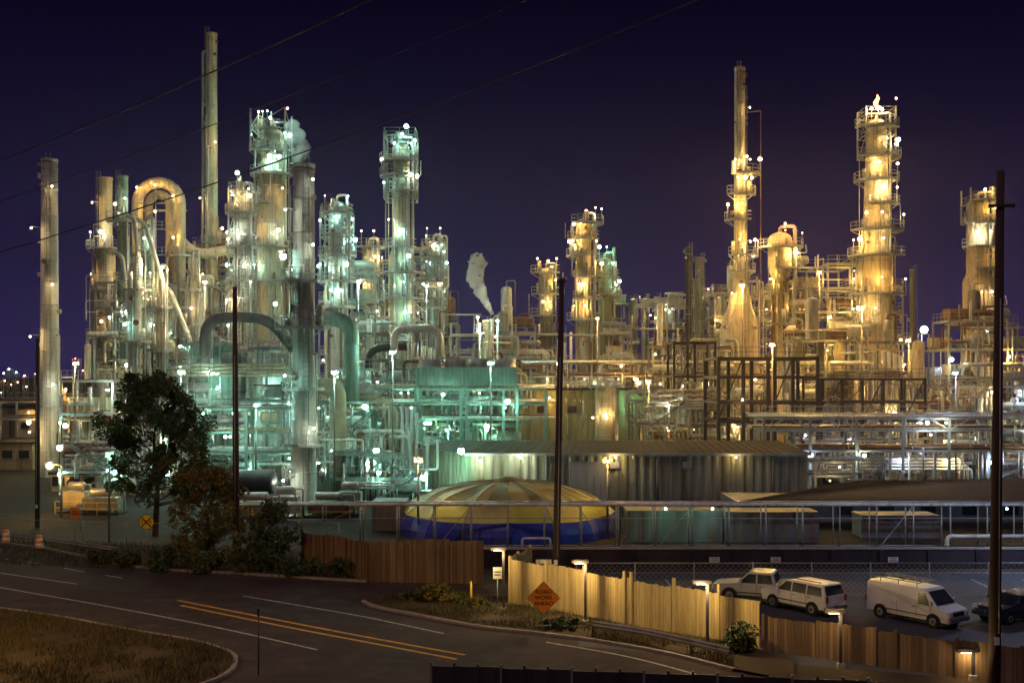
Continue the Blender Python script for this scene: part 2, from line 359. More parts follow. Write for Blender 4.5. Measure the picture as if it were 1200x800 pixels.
    for q in range(int(pd*W*zt/10)):
        rr=r.choice([.05,.07,.09,.12,.18,.28]); mm=r.choice(mats); p=[x0+r.random()*W,y0+r.choice([-.8,-.3,.4,1.2,r.random()*depth]),r.uniform(.3,zt*.95)]
        pts=[tuple(p)]; ax=r.choice('xz')
        for t in range(r.randint(2,5)):
            if ax=='x': p[0]=min(x1+1,max(x0-1,p[0]+r.choice([-1,1])*r.uniform(1,6))); ax=r.choice('zzy')
            elif ax=='z': p[2]=min(zt+1.2,max(.3,p[2]+r.choice([-1,1])*r.uniform(1.2,6))); ax=r.choice('xxy')
            else: p[1]=min(y1,max(y0-.9,p[1]+r.choice([-1,1])*r.uniform(.8,2.5))); ax=r.choice('xz')
            if (Vector(p)-Vector(pts[-1])).length>.5: pts.append(tuple(p))
        if len(pts)>1: b.pipe(pts,rr,mm,n=6)
        if r.random()<.25:
            v=pts[0]; b.cyl((v[0],v[1]-rr-.1,v[2]),(v[0],v[1]-rr-.16,v[2]),.25,'rusty',n=10)
    for q in range(int(pd*W/3)):
        xx=x0+r.random()*W; yy=y0+r.uniform(-.6,depth*.5); rr=r.uniform(.08,.3); zz=r.uniform(.5,1.08)*zt; mm=r.choice(mats)
        for t in range(r.randint(1,4)):
            b.cyl((xx+t*rr*2.8,yy,0),(xx+t*rr*2.8,yy,zz-t*.3),rr,mm,n=8)
    if W>6 and nl_>1:
        sx=x0+r.random()*(W-5)
        for k in range(min(nl_,3)):
            a=(sx,y0-.7,k*lh);c=(sx+4,y0-.7,(k+1)*lh)
            if k%2: a,c=(sx+4,y0-.7,k*lh),(sx,y0-.7,(k+1)*lh)
            for oy in(0,-.8): b.bar((a[0],a[1]+oy,a[2]),(c[0],c[1]+oy,c[2]),.14,steel); b.bar((a[0],a[1]+oy,a[2]+1),(c[0],c[1]+oy,c[2]+1),.045,steel)
            for t in range(12):
                u=t/12; b.box((a[0]+(c[0]-a[0])*u,a[1]-.4,a[2]+(c[2]-a[2])*u+.1),(.25,.8,.04),'grating')
    for q in range(nl):
        i=r.randrange(nx); k=r.randint(0,hm[i][0]-1); xx=x0+(i+r.choice([.04,.96]))*bx; fr=r.choice([-1.4,-.9,-.6,.6,by*.5,by*1.1 if ny>1 else .5]); yy=y0+fr
        kk=lk if len(lk)==1 else r.choice(lk)
        z=k*lh+r.uniform(2.3,2.9)
        if fr<-1: b.bar((xx,y0,z+.5),(xx,yy,z+.25),.06,'galv')
        b.lamp((xx,yy,z),kk,P*r.uniform(.4,1.6)*(1.6 if fr<-.7 else 1.0),r.choice(RB),pole=fr>=-1)
    return b.make()
def rack(name,px0,px1,pys,d,width,lk=None,nl=0,P=150,steel='galv',npipe=5,bay=6,seed=1,truss=False,rails=True,xr=None):
    r=random.Random(seed); x0=X(px0,d);x1=X(px1,d); b=MB(name,((x0+x1)/2,d,0)); n=max(1,round((x1-x0)/bay)); zs=[Z(p,d) for p in pys]; zt=max(zs)
    for i in range(n+1):
        x=x0+(x1-x0)*i/n
        for y in(d,d+width): b.box((x,y,zt/2),(.26,.26,zt),steel)
        for z in zs: b.box((x,d+width/2,z-.15),(.2,width-.26,.28),steel)
    for z in zs:
        for y in(d,d+width):
            b.box(((x0+x1)/2,y-.16,z-.12),(x1-x0,.06,.2),steel)
        for q in range(npipe):
            rr=r.uniform(.07,.22); y=d+.4+q*(width-.8)/max(1,npipe-1); b.cyl((x0-1,y,z+rr+.0),(x1+1,y,z+rr),rr,r.choice(['silver','white','galv','beige','rusty']),n=8)
            x=x0
            while x<x1:
                x+=r.uniform(5,9); b.cyl((x,y,z+rr),(x+.1,y,z+rr),rr*1.4,'silver',n=8)
                if r.random()<.3: b.pipe([(x+1,y,z+rr),(x+1,y-.6,z+rr),(x+1,y-.6,z-r.uniform(1,3))],rr*.6,'silver')
    if rails: b.rail((x0,d-.2,zt),(x1,d-.2,zt)); b.rail((x0,d+width,zt),(x1,d+width,zt))
    if truss:
        zz=sorted(zs)
        for i in range(n):
            xa=x0+(x1-x0)*i/n; xb=x0+(x1-x0)*(i+1)/n; a,c=zz[-2],zz[-1]
            xm=(xa+xb)/2; b.bar((xa,d-.16,a),(xm,d-.16,c),.1,steel); b.bar((xm,d-.16,c),(xb,d-.16,a),.1,steel)
    for q in range(nl):
        b.lamp((x0+r.random()*(x1-x0),d-.9,r.choice(zs)-.5),r.choice(lk),P*r.uniform(.5,1.5),r.choice(RB))
    return b
# ================================================================ GROUND
def sheet(name,pts,z,m):
    b=MB(name,(pts[0][0],pts[0][1],z)); b.face([(p[0],p[1],z) for p in pts],m); return b.make()
sheet('ground',[(-3000,-200),(3000,-200),(3000,5000),(-3000,5000)],0,'dirtground')
sheet('plant_yard',[(-160,84),(160,84),(160,330),(-160,330)],.004,'yardgravel')
far=[(-500,612),(-200,622),(0,638),(90,652),(170,667),(285,674),(430,683),(520,687),(600,691),(640,697),(650,703),(612,716),(575,716)]
nearish=[(700,741),(780,757),(860,777),(960,803),(1100,850)]
nb=[(900,1200),(-900,1200),(-900,700)]
sheet('road',[G(*p) for p in far]+[G(*p) for p in nearish]+[G(*p) for p in nb],.004,'asphalt')
sheet('parking_lot',[(3,50.5),(60,30),(70,69),(3,69)],.008,'lotasphalt')
def strip(b,pp,w,z,m,dash=None):
    P=[Vector((*G(*p),z)) for p in pp]; Q=[]
    for i in range(len(P)-1):
        n=10
        for t in range(n):
            u=t/n
            p0=P[max(i-1,0)];p1=P[i];p2=P[i+1];p3=P[min(i+2,len(P)-1)]
            Q.append(.5*((2*p1)+(p2-p0)*u+(2*p0-5*p1+4*p2-p3)*u*u+(3*p1-p0-3*p2+p3)*u**3))
    Q.append(P[-1])
    for i in range(len(Q)-1):
        if dash and (i//dash)%2: continue
        d=(Q[i+1]-Q[i]).normalized(); nrm=Vector((-d.y,d.x,0))*w/2
        b.face([Q[i]-nrm,Q[i+1]-nrm,Q[i+1]+nrm,Q[i]+nrm],m)
    return Q
b=MB('road_marking',(-10,55,0))
strip(b,[(-60,676),(0,688),(120,709),(250,734),(372,761)],.14,.009,'paintwhite')
strip(b,[(285,698),(350,709),(430,723),(520,742)],.14,.009,'paintwhite')
strip(b,[(-40,664),(0,671),(90,684)],.13,.009,'paintwhite')
strip(b,[(208,703),(330,727),(440,748),(545,767)],.2,.009,'paintyellow')
strip(b,[(212,709),(330,733),(440,754),(535,772)],.2,.009,'paintyellow')
strip(b,[(640,752),(740,770),(850,800),(900,820)],.13,.009,'paintwhite')
strip(b,[(0,654),(40,659),(100,670),(150,678)],.12,.009,'paintwhite',dash=4)
strip(b,[(835,780),(900,790),(960,800)],.13,.009,'paintyellow')
b.make()
b=MB('asphalt_crack_seal',(-10,55,0)); rr_=random.Random(3)
for q in range(14):
    px=rr_.uniform(-20,700); py=rr_.uniform(690,790); P_=[(px,py)]
    for t in range(5): px+=rr_.uniform(10,40); py+=rr_.uniform(-5,9); P_.append((px,py))
    if all(not(p[0]<290 and p[1]>710) for p in P_) and all(p[1]<735+max(0,(640-p[0]))*.5 or p[1]>755 for p in P_): strip(b,P_,.05,.0065,'blackplastic')
b.make()
b=MB('parking_bay_line',(15,60,0))
for x in(9,12,15,18,21,24,27,30): b.face([(x,62.4,.013),(x+.1,62.4,.013),(x+.1,67,.013),(x,67,.013)],'paintwhite')
b.face([(6,69.2,.013),(60,69.2,.013),(60,69.35,.013),(6,69.35,.013)],'paintwhite')
b.make()
def kerb(name,pp,w=.18,h=.13,m='kerbstone'):
    b=MB(name,(*G(*pp[0]),0)); Q=strip(MB('t'),pp,w,0,m)
    for i in range(len(Q)-1):
        d=(Q[i+1]-Q[i]).normalized(); n=Vector((-d.y,d.x,0))*w/2; a,c=Q[i],Q[i+1]; u=Vector((0,0,h))
        b.face([a-n+u,c-n+u,c+n+u,a+n+u],m); b.face([a-n,c-n,c-n+u,a-n+u],m); b.face([a+n+u,c+n+u,c+n,a+n],m)
    return b.make()
kerb('kerb',[(-250,620),(0,637),(90,651),(170,666),(285,673),(430,682)])
verge=[(-260,690),(-60,706),(0,714),(70,724),(150,739),(225,752),(268,765),(276,778),(258,795),(200,815),(60,860)]
kerb('kerb',verge)
b=MB('grass_verge',(-20,50,0)); b.face([(*G(*p),.1) for p in verge]+[(*G(-300,860),.1)],'dirtground'); b.make()
kerb('kerb',[(425,705),(440,712),(490,722),(560,735),(640,744),(700,752),(780,766),(860,786)])
b=MB('planting_bed',(-3,58,0)); b.face([(*G(*p),.11) for p in [(425,705),(440,712),(490,722),(560,735),(640,744),(700,752),(780,766),(860,786),(930,800),(930,775),(860,755),(740,735),(640,712),(600,702),(520,692),(460,697)]],'dirtground'); b.make()
# ================================================================ grass / shrubs / trees
def blades(name,fn,n,h,m,seed):
    r=random.Random(seed); b=MB(name,(0,0,0)); 
    for i in range(n):
        x,y,z=fn(r); a=r.random()*6.28; hh=h*r.uniform(.4,1.3); w=.02; lx,ly=r.uniform(-.4,.4)*hh,r.uniform(-.4,.4)*hh
        b.face([(x-w*math.cos(a),y-w*math.sin(a),z),(x+w*math.cos(a),y+w*math.sin(a),z),(x+lx,y+ly,z+hh)],r.choice(m))
    xs=[v[0] for v in b.V]; ys=[v[1] for v in b.V]; b.o=Vector((sum(xs)/len(xs),sum(ys)/len(ys),0)); b.make()
def inpoly(x,y,P):
    c=False;j=len(P)-1
    for i in range(len(P)):
        if (P[i][1]>y)!=(P[j][1]>y) and x<(P[j][0]-P[i][0])*(y-P[i][1])/(P[j][1]-P[i][1])+P[i][0]: c=not c
        j=i
    return c
VP=[G(*p) for p in verge]+[G(-300,860)]
def gv(r):
    while True:
        x,y=r.uniform(-32,-10),r.uniform(38,62)
        if inpoly(x,y,VP) and (math.sin(x*1.3)+math.sin(y*1.7+x)+math.sin(x*3.1-y*2.3)*.6+r.random()*2.0>.4): return x,y,.1
blades('verge_grass',gv,24000,.22,['grassdry','grassdry','grassgreen'],3)
def leaves(b,cs,n,sz,mats,r):
    for i in range(n):
        c=r.choice(cs); R0=c[3]
        while True:
            v=Vector((r.uniform(-1,1),r.uniform(-1,1),r.uniform(-1,1)))
            if .25<v.length<1: break
        p=Vector(c[:3])+v*R0; s=sz*r.uniform(.6,1.4); u=Vector((r.gauss(0,1),r.gauss(0,1),r.gauss(0,.7))).normalized(); w=u.orthogonal().normalized(); q=u.cross(w)
        w=w*math.cos(i)+q*math.sin(i)
        b.face([p-u*s,p+w*s*.45,p+u*s,p-w*s*.45],c[4] if r.random()<.75 else r.choice(mats))
def tree(name,px,base_py,top_py,spread,mats,n,seed,sz=.16,trunk=.25,cut=.25):
    r=random.Random(seed); x,y=G(px,base_py); hgt=(base_py-top_py)*y/F; b=MB(name,(x,y,0)); sp=spread*y/F/2; cs=[]
    top=Vector((x+r.uniform(-.4,.4),y,hgt*.85)); b.sweep([(x,y,0),(x+.15,y,hgt*.3),(x-.1,y,hgt*.6),top],[trunk,trunk*.75,trunk*.45,trunk*.15],'bark',8)
    for i in range(44):
        u=r.uniform(cut,.97); a=r.random()*6.28; env=math.sin(math.pi*min(1,(u-cut+.12)/(1.12-cut))**.8)**.6
        rr=sp*env*r.uniform(.35,1.05); p0=Vector((x,y,hgt*u*.75)); p1=Vector((x+rr*math.cos(a),y+rr*math.sin(a),hgt*u)); mid=p0.lerp(p1,.5)+Vector((0,0,-.2*rr*.3))
        b.sweep([p0,mid,p1],[trunk*.35*(1.1-u),trunk*.22*(1.1-u),.02],'bark',5)
        for q in range(3):
            o=Vector((r.uniform(-1,1),r.uniform(-1,1),r.uniform(-.6,.8)))*sp*.3
            cs.append((*(p1+o*(q>0)),sp*r.uniform(.08,.24),r.choice(mats)))
            if q: b.sweep([mid,p1+o],[.04,.015],'bark',4)
    leaves(b,cs,n,sz,mats,r); return b.make()
def shrub(name,px,base_py,w,h,mats,n,seed,sz=.1):
    r=random.Random(seed); x,y=G(px,base_py); b=MB(name,(x,y,0)); W=w*y/F/2; Hh=h*y/F; cs=[]
    for i in range(16):
        a=r.random()*6.28; q=r.random()**.5*W*.8; p=(x+q*math.cos(a),y+q*math.sin(a)*.8,Hh*r.uniform(.25,.85)*(1-.4*q/W)); cs.append((*p,Hh*r.uniform(.18,.3),r.choice(mats)))
        b.sweep([(x+q*.2*math.cos(a),y,0),p],[.04,.012],'bark',4)
    leaves(b,cs,n,sz,mats,r); return b.make()
tree('broadleaf_tree',182,628,445,122,['leafdark','leafdark','leafmid'],21000,5,.15)
tree('small_tree',243,655,548,90,['leafmid','leafgold','leafgold'],10000,8,.11,trunk=.14,cut=.12)
tree('small_tree',318,668,592,72,['leafdark','leafmid','leafdark'],6000,9,.11,trunk=.12,cut=.1)
for i,(px,py,w,h,m) in enumerate([(205,668,70,34,'d'),(290,672,60,36,'d'),(350,674,70,30,'d'),(400,676,60,26,'d'),(245,670,50,28,'m'),(515,706,66,24,'g'),(480,704,40,14,'m'),(555,712,50,12,'g'),(720,724,36,46,'g'),(868,765,34,42,'d'),(810,730,30,46,'m'),(120,660,40,22,'d'),(660,738,50,18,'d'),(150,664,30,20,'m')]):
    shrub('shrub',px,py,w,h,{'d':['leafdark','leafdark','leafmid'],'m':['leafmid','leafdark'],'g':['leafmid','leafgold']}[m],2600,20+i,.09)
PB=[G(*p) for p in [(430,706),(490,720),(560,733),(640,742),(780,763),(860,783),(860,757),(740,737),(640,714),(600,704),(520,694),(460,699)]]
def gb(r):
    while True:
        x,y=r.uniform(-10,14),r.uniform(44,68)
        if inpoly(x,y,PB) and math.sin(x*1.6)+math.sin(y*2)+r.random()*2>.4: return x,y,.11
blades('planting_bed_grass',gb,9000,.2,['grassdry','grassgreen'],4)
def gw(r):
    while True:
        px=r.uniform(-20,440); x,y=G(px,r.uniform(640,672)+px*.05-6)
        if y>0: return x,y+1.5,0
blades('roadside_weeds',gw,9000,.3,['grassdry','grassgreen'],5)
# ================================================================ fences & walls
def wood_fence(name,pts,h0,h1,mats,seed):
    r=random.Random(seed); b=MB(name,(*pts[0],0)); tot=sum((Vector(pts[i+1])-Vector(pts[i])).length for i in range(len(pts)-1)); acc=0
    for i in range(len(pts)-1):
        p,q=Vector(pts[i]),Vector(pts[i+1]); L=(q-p).length; n=int(L/.15); a=math.atan2(q.y-p.y,q.x-p.x)
        for t in range(n):
            c=p.lerp(q,(t+.5)/n); h=h0+(h1-h0)*(acc+L*t/n)/tot+r.uniform(-.03,.03)+(.1 if (t//16)%2 else 0); b.box((c.x,c.y,h/2),(.138,.022+r.uniform(0,.008),h),r.choice(mats),a)
        nr=Vector((-math.sin(a),math.cos(a)))*.07
        for hh in(.35,.8):
            c=p.lerp(q,.5)+nr; b.box((c.x,c.y,h0*hh),(L,.05,.1),mats[0],a)
        for t in range(int(L/2.4)+1):
            c=p.lerp(q,min(1,t*2.4/L))-nr*.3; b.box((c.x,c.y,(h0)/2+.05),(.12,.14,h0+.1),mats[0],a)
        acc+=L
    return b.make()
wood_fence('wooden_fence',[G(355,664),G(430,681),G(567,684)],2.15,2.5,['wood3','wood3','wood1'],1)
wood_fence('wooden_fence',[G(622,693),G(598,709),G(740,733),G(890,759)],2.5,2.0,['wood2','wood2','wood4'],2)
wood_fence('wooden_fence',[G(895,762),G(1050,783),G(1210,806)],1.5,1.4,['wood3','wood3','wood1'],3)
def chain_fence(name,p,q,h,sp=3,wire=.3):
    p,q=Vector((*p,0)),Vector((*q,0)); b=MB(name,p); L=(q-p).length; n=max(1,int(L/sp)); U=Vector((0,0,h))
    for t in range(n+1): c=p.lerp(q,t/n); b.cyl(c,c+U*1.03,.035,'galv',n=6)
    b.cyl(p+U,q+U,.028,'galv',n=6); b.cyl(p+U*.05,q+U*.05,.012,'galv',n=4)
    k=h/L; t=-k
    while t<1:
        for s_ in(1,-1):
            a,c=t,t+k
            za,zc=(0,1) if s_>0 else (1,0)
            if a<0: za+= (zc-za)*(-a/k); a=0
            if c>1: zc= za+(zc-za)*((1-a)/(c-a)); c=1
            b.cyl(p.lerp(q,a)+U*za,p.lerp(q,c)+U*zc,.006,'galv',n=3,caps=False)
        t+=wire/L
    return b.make()
chain_fence('chain_link_fence',(3.5,62),(42,62),1.8)
chain_fence('chain_link_fence',(-44,84),(-24,80),1.6)
chain_fence('chain_link_fence',(-12,78.8),(-24,84),1.8)
b=MB('road_barrier',(1,43.5,0)); pa,pb=Vector((-3.1,43.6,0)),Vector((14,41.2,0)); L_=(pb-pa).length; an=math.atan2(pb.y-pa.y,pb.x-pa.x)
for t in range(int(L_/.9)):
    c=pa.lerp(pb,(t+.5)*.9/L_); b.box((c.x,c.y,.45+.02*(t%3)),(.86,.05,.9),'darksteel',an); b.box((c.x-.44*math.cos(an),c.y-.44*math.sin(an),.52),(.09,.11,1.04),'steelgrey' if t%3==0 else 'darksteel',an)
b.make()
b=MB('retaining_wall',(25,71,0)); b.box((31,71,.6),(66,.35,1.2),'wallpurple'); b.box((31,71,1.24),(66,.45,.1),'kerbstone')
for x in range(-1,64,3): b.box((x,70.8,.6),(.25,.1,1.15),'wallpurple')
b.make()
for px in(838,910,1048):
    x=X(px,70.5); b=MB('notice_sign',(x,70.6,.6)); z=Z(656,70.5); b.box((x,70.72,z),(.62,.03,.3),'signwhite'); b.box((x,70.70,z+.07),(.44,.012,.045),'signblack'); b.box((x,70.70,z-.05),(.5,.012,.045),'signblack'); b.make()
def gantry(name,px0,px1,d,top,seed,mids=(606,)):
    b=MB(name,(X((px0+px1)/2,d),d,0)); x0,x1=X(px0,d),X(px1,d); zt=Z(top,d); n=int((x1-x0)/2.5)
    for i in range(n+1):
        x=x0+(x1-x0)*i/n; b.cyl((x,d,0),(x,d,zt),.055,'galv',n=6); b.cyl((x,d+1.6,0),(x,d+1.6,zt-.15),.055,'galv',n=6); b.bar((x,d,zt-.1),(x,d+1.6,zt-.1),.06,'galv')
        if i%6==2: b.bar((x,d,0),(x+(x1-x0)/n,d,zt),.05,'galv')
    b.cyl((x0-.5,d-.02,zt+.06),(x1+.5,d-.02,zt+.06),.1,'white',n=10); b.cyl((x0-.5,d+1.6,zt),(x1+.5,d+1.6,zt),.14,'silver',n=10)
    b.cyl((x0,d+.7,zt+.05),(x1,d+.7,zt+.05),.07,'silver',n=8)
    for m_ in mids: b.cyl((x0,d,Z(m_,d)),(x1,d,Z(m_,d)),.03,'galv',n=6)
    b.cyl((x0,d+.1,.35),(x1,d+.1,.35),.05,'galv',n=6); return b
b=gantry('pipeline_gantry',422,1330,78,592,1,(607,))
b.pipe([(X(612,77),77,.3),(X(612,77),77,1.0),(X(645,77),77,1.0),(X(645,77),77,.3)],.09,'white'); b.pipe([(X(1110,77),77,.2),(X(1110,77),77,1.15),(X(1240,77),77,1.15)],.13,'white')
for px_,k_ in((780,'g'),(835,'c'),(1180,'b')): b.lamp((X(px_,80.5),80.5,2.6),k_,30,.09)
b.make()
b=gantry('pipeline_gantry',285,425,92,592,2,()); b.make()
# ================================================================ containers / dome / sheds / warehouse
def corr(b,p,q,z0,z1,m,pitch=.3,amp=.05):
    p,q=Vector((*p,0)),Vector((*q,0)); d=(q-p); L=d.length; d.normalize(); nn=Vector((d.y,-d.x,0)); n=int(L/pitch*2); pts=[]
    for i in range(n+1):
        o=amp*(1 if i%4 in(1,2) else 0); pts.append(p+(q-p)*(i/n)+nn*o)
    for i in range(n):
        a,c=pts[i],pts[i+1]; b.face([(a.x,a.y,z0),(c.x,c.y,z0),(c.x,c.y,z1),(a.x,a.y,z1)],m)
def container(name,px0,px1,d,h,m='container'):
    x0,x1=X(px0,d),X(px1,d); b=MB(name,((x0+x1)/2,d,0)); corr(b,(x0,d),(x1,d),.15,h-.12,m,.5,.1)
    b.box(((x0+x1)/2,d+1.3,h/2+.02),(x1-x0-.04,2.4,h-.3),m)
    for z in(.1,h-.06): b.box(((x0+x1)/2,d+1.2,z),(x1-x0+.1,2.7,.14),m)
    for x in(x0,x1): b.box((x,d,h/2),(.16,.24,h-.28),m)
    return b.make()
container('shipping_container',735,845,82,2.3); container('shipping_container',850,958,82,2.2); container('shipping_container',1010,1100,84,1.7); container('shipping_container',437,475,88,2.3)
for q_,(px_,w_,h_,m_) in enumerate([(300,3,1.6,'steelgrey'),(335,2.2,2.0,'stackgrey'),(385,3.2,1.4,'rusty'),(410,2,2.2,'steelgreen'),(120,3,1.5,'steelgrey'),(90,2,2,'beige')]):
    d=95+q_; x=X(px_,d); b=MB('equipment_skid',(x,d,0)); b.box((x,d,h_/2+.15),(w_,1.6,h_*.7),m_); b.box((x,d,.1),(w_+.6,2,.18),'darksteel'); b.drum((x-w_*.3,d,h_+.35),(x+w_*.3,d,h_+.35),.35,'silver',12); b.pipe([(x+w_*.4,d-.5,.2),(x+w_*.4,d-.5,h_+.5),(x+w_*.7,d-.5,h_+.5),(x+w_*.7,d-.5,.2)],.08,'galv'); b.rail((x-w_/2-.4,d-1.3,0),(x+w_/2+.4,d-1.3,0),'signyellow'); b.make()
d=88; cx=X(596,d); b=MB('tarpaulin_covered_dome',(cx,d,0)); n=48; mm=14; R0=8.3; Hh=3.9
def dp(i,j):
    a=2*math.pi*i/n; v=j/mm*math.pi/2; fl=1+.018*math.cos(a*16)*math.cos(v)+.012*math.sin(a*7+j*.8)+.008*math.sin(a*23+j)
    return (cx+R0*1.02*math.cos(v)**.9*math.cos(a)*fl,d+R0*.95*math.cos(v)**.9*math.sin(a)*fl,Hh*math.sin(v)**.85*(1+.03*math.sin(a*5+j)*math.cos(v))+.05*math.cos(a*16)*math.sin(2*v))
for i in range(n):
    for j in range(mm):
        P4=[dp(i,j),dp(i+1,j),dp(i+1,j+1),dp(i,j+1)]
        c='tarpblue' if j<3 else ('tarpyellow' if j<6 else ('tarpgrey' if (i//2)%2 else 'tarptan'))
        if j in(4,5) and (i//3)%2: c='tarptan'
        b.face(P4,c,True)
for i in range(0,n,3):
    b.sweep([tuple(q*1.0 for q in dp(i,j)) for j in range(mm)],.035,'tarpgrey',5)
b.lathe(cx,d,[(.8,Hh-.05),(.8,Hh+.15),(.3,Hh+.3),(.01,Hh+.3)],'tarpgrey',16); b.make()
# warehouse
d=107; x0,x1=X(550,d),X(945,d); xl=X(494,d+6); ze=Z(531,d)
b=MB('corrugated_warehouse',((x0+x1)/2,d+6,0)); corr(b,(x0,d),(x1,d),0,ze,'corrwall',.42,.14); corr(b,(xl,d+9),(x0,d),0,ze,'corrwall',.42,.14)
b.face([(x1,d,0),(x1+1,d+12,0),(x1+1,d+12,ze+.8),(x1,d,ze)],'corrwall')
zr=ze+.45
b.face([(xl-.4,d+9,ze+.02),(x0-.4,d-.4,ze+.02),(x0+2,d+8,zr+.3),(xl+3,d+13,zr+.1)],'corrroof')
b.face([(x0-.4,d-.4,ze+.02),(x1+.4,d-.4,ze+.02),(x1-1,d+8,zr+.3),(x0+2,d+8,zr+.3)],'corrroof')
b.box(((x0+x1)/2,d-.43,ze-.08),(x1-x0+.8,.08,.25),'galv')
n=40
for i in range(n+1):
    x=x0+(x1-x0)*i/n; b.bar((x,d-.4,ze+.06),(x+2-3*i/n,d+8,zr+.34),.05,'corrroof')
for px in(690,):
    x=X(px,d); b.box((x,d-.2,1.9),(3.6,.1,3.8),'stackgrey'); b.box((x,d-.22,3.85),(3.9,.14,.16),'galv')
for px in(640,770,905):
    x=X(px,d); b.cyl((x,d-.25,0),(x,d-.25,ze-.2),.08,'galv',n=6)
for px in(720,805): 
    x=X(px,d); b.box((x,d-.2,3.6),(.9,.12,.6),'galv')
b.lamp((X(541,d),d-1.2,ze+.3),'g',300,.32); b.lamp((X(563,d),d-1.2,ze-.6),'w',160,.12)
b.lamp((X(720,d),d-1.0,ze-.3),'o',60,.08); b.lamp((X(610,d),d-1.0,ze-.3),'w',110,.1); b.lamp((X(860,d),d-1.0,ze-.3),'o',40,.08); b.make()
d=150; x0,x1=X(608,d),X(765,d); zt=Z(457,d); b=MB('tan_process_building',((x0+x1)/2,d,0)); corr(b,(x0,d),(x1,d),0,zt,'tanwall',.8,.12); b.box(((x0+x1)/2,d+5,zt/2),(x1-x0-.05,9.8,zt),'tanwall'); b.box(((x0+x1)/2,d+5,zt+.15),(x1-x0+.6,10.6,.3),'corrroof')
for q in range(3): b.box((x0+3+q*4,d-.18,zt*.75),(1.2,.06,.9),'window')
b.lamp((x0+4,d-1.5,zt-1),'y',130,.14); b.lamp((x1-3,d-1.5,zt-1.5),'g',100,.13); b.make()
def tank(name,px,d,w,top,m='white',cone=True,lk=None,P=150,roofrail=True):
    cx=X(px,d); r=w/2*d/F; zt=Z(top,d); b=MB(name,(cx,d,0)); ch=r*.45 if cone else r*.15
    b.lathe(cx,d,[(r,0),(r,zt-ch),(r*1.03,zt-ch),(r*1.03,zt-ch+.1),(r*.5,zt-ch*.45),(.25,zt),(.25,zt+.4),(.01,zt+.4)],m,36)
    z=2.4
    while z<zt-ch-1: b.lathe(cx,d,[(r,z),(r+.03,z),(r+.03,z+.08),(r,z+.08)],m,36); z+=2.4
    if roofrail: platform(b,cx,d,zt-ch,r*.98,.8,-math.pi,-.02)
    b.ladder(cx-r*.5,d-r*.87-.25,0,zt-ch+1)
    b.pipe([(cx+r*.6,d-r*.8-.2,0),(cx+r*.6,d-r*.8-.2,zt-ch+.8),(cx,d,zt-ch+.8)],.12,'silver')
    if lk:
        for q in range(4): a=R.uniform(-.95,-.05)*math.pi; z=R.uniform(3,zt-ch); p=(cx+(r+.9)*math.cos(a),d+(r+.9)*math.sin(a),z); b.lamp(p,lk,P*R.uniform(.5,1.4),.13,pole=False); b.bar((cx+r*math.cos(a),d+r*math.sin(a),z+.25),(p[0],p[1],z+.25),.06,'galv')
    return b.make()
tank('settling_tank',711,138,27,450,'beige',False,'o',60)
tank('storage_silo',248,124,52,392,'steelgreen',True,'c',130); tank('storage_silo',322,128,46,398,'white',True,'c',110); tank('storage_silo',292,134,40,402,'white',True,'w',110)
tank('storage_silo',418,132,34,430,'silver',False,'c',110)
d=93; x0,x1=X(865,d),X(1330,d); b=MB('low_shed',((x0+x1)/2,d,0)); z1=Z(588,d); z2=z1+1.0
b.box(((x0+x1)/2,d+4,z1/2),(x1-x0,7.6,z1-.04),'container')
b.face([(x0-.5,d-.4,z1),(x1,d-.4,z1+.05),(x1,d+8,z2+.3),(x0+12,d+8,z2)],'corrroof')
for i in range(60):
    t=i/60; b.bar((x0+(x1-x0)*t,d-.4,z1+.04),(x0+12+(x1-x0-12)*t,d+8,z2+.05+.3*t),.04,'corrroof')
for i in range(10): b.box((x0+2+i*3.4,d+.16,z1*.6),(1.2,.06,.8),'window')
b.make()
# ================================================================ STACKS & COLUMNS
def finish(b): return b.make()
finish(tower('concrete_smokestack',58,135,190,20,[],'stackgrey','y',40,segs=[(560,23),(190,18)],pipes=1,dome=False,wash=[(505,-1,'o',180),(450,1,'w',130),(395,-1,'o',130),(335,1,'o',120),(270,-1,'o',110),(222,1,'o',70)]))
finish(tower('tall_smokestack',248,172,42,13,[285],'beige','y',60,segs=[(540,17),(60,12.5)],pipes=0,dome=False,pw=.7,lampn=1,wash=[(235,-1,'o',110),(170,1,'o',80)]))
b=tower('front_smokestack',356,106,197,26,[384,330],'stackgrey','c',90,segs=[(592,30),(470,28),(420,26),(197,25)],pipes=1,dome=False,pw=1.3,lampn=2,wash=[(215,1,'w',60),(250,-1,'w',80),(290,1,'w',100),(440,-1,'c',120),(500,1,'w',120),(560,-1,'w',120)],risers=2)
for z_,w_ in((520,.9),(455,.8)): platform(b,X(356,106),106,Z(z_,106),1.15,w_,-math.pi,-.1)
finish(b)
finish(tower('distillation_column',124,165,211,15,[292,340,395],'beige','y',110,segs=[(540,22),(292,22),(290,15)],dome=False,side=-1,wash=[(240,-1,'y',90)]))
finish(tower('distillation_column',144,160,209,12,[260,330,390],'steelgreen','w',70,dome=False,pipes=2,lampn=1,wash=[(235,1,'c',60)]))
finish(tower('reactor_vessel',172,155,262,13,[300,350,400],'steelgreen','w',70,pipes=2,lampn=1))
finish(tower('reactor_vessel',161,150,300,12,[340,400],'white','c',70,pipes=1,lampn=1))
finish(tower('reactor_vessel',187,152,318,9,[360,410],'beige','o',70,pipes=2,lampn=1))
finish(tower('reactor_vessel',226,160,300,11,[340,380],'beige','o',80,pipes=3,lampn=1))
b=MB('sloping_transfer_line',(X(165,151),151,0)); d=151
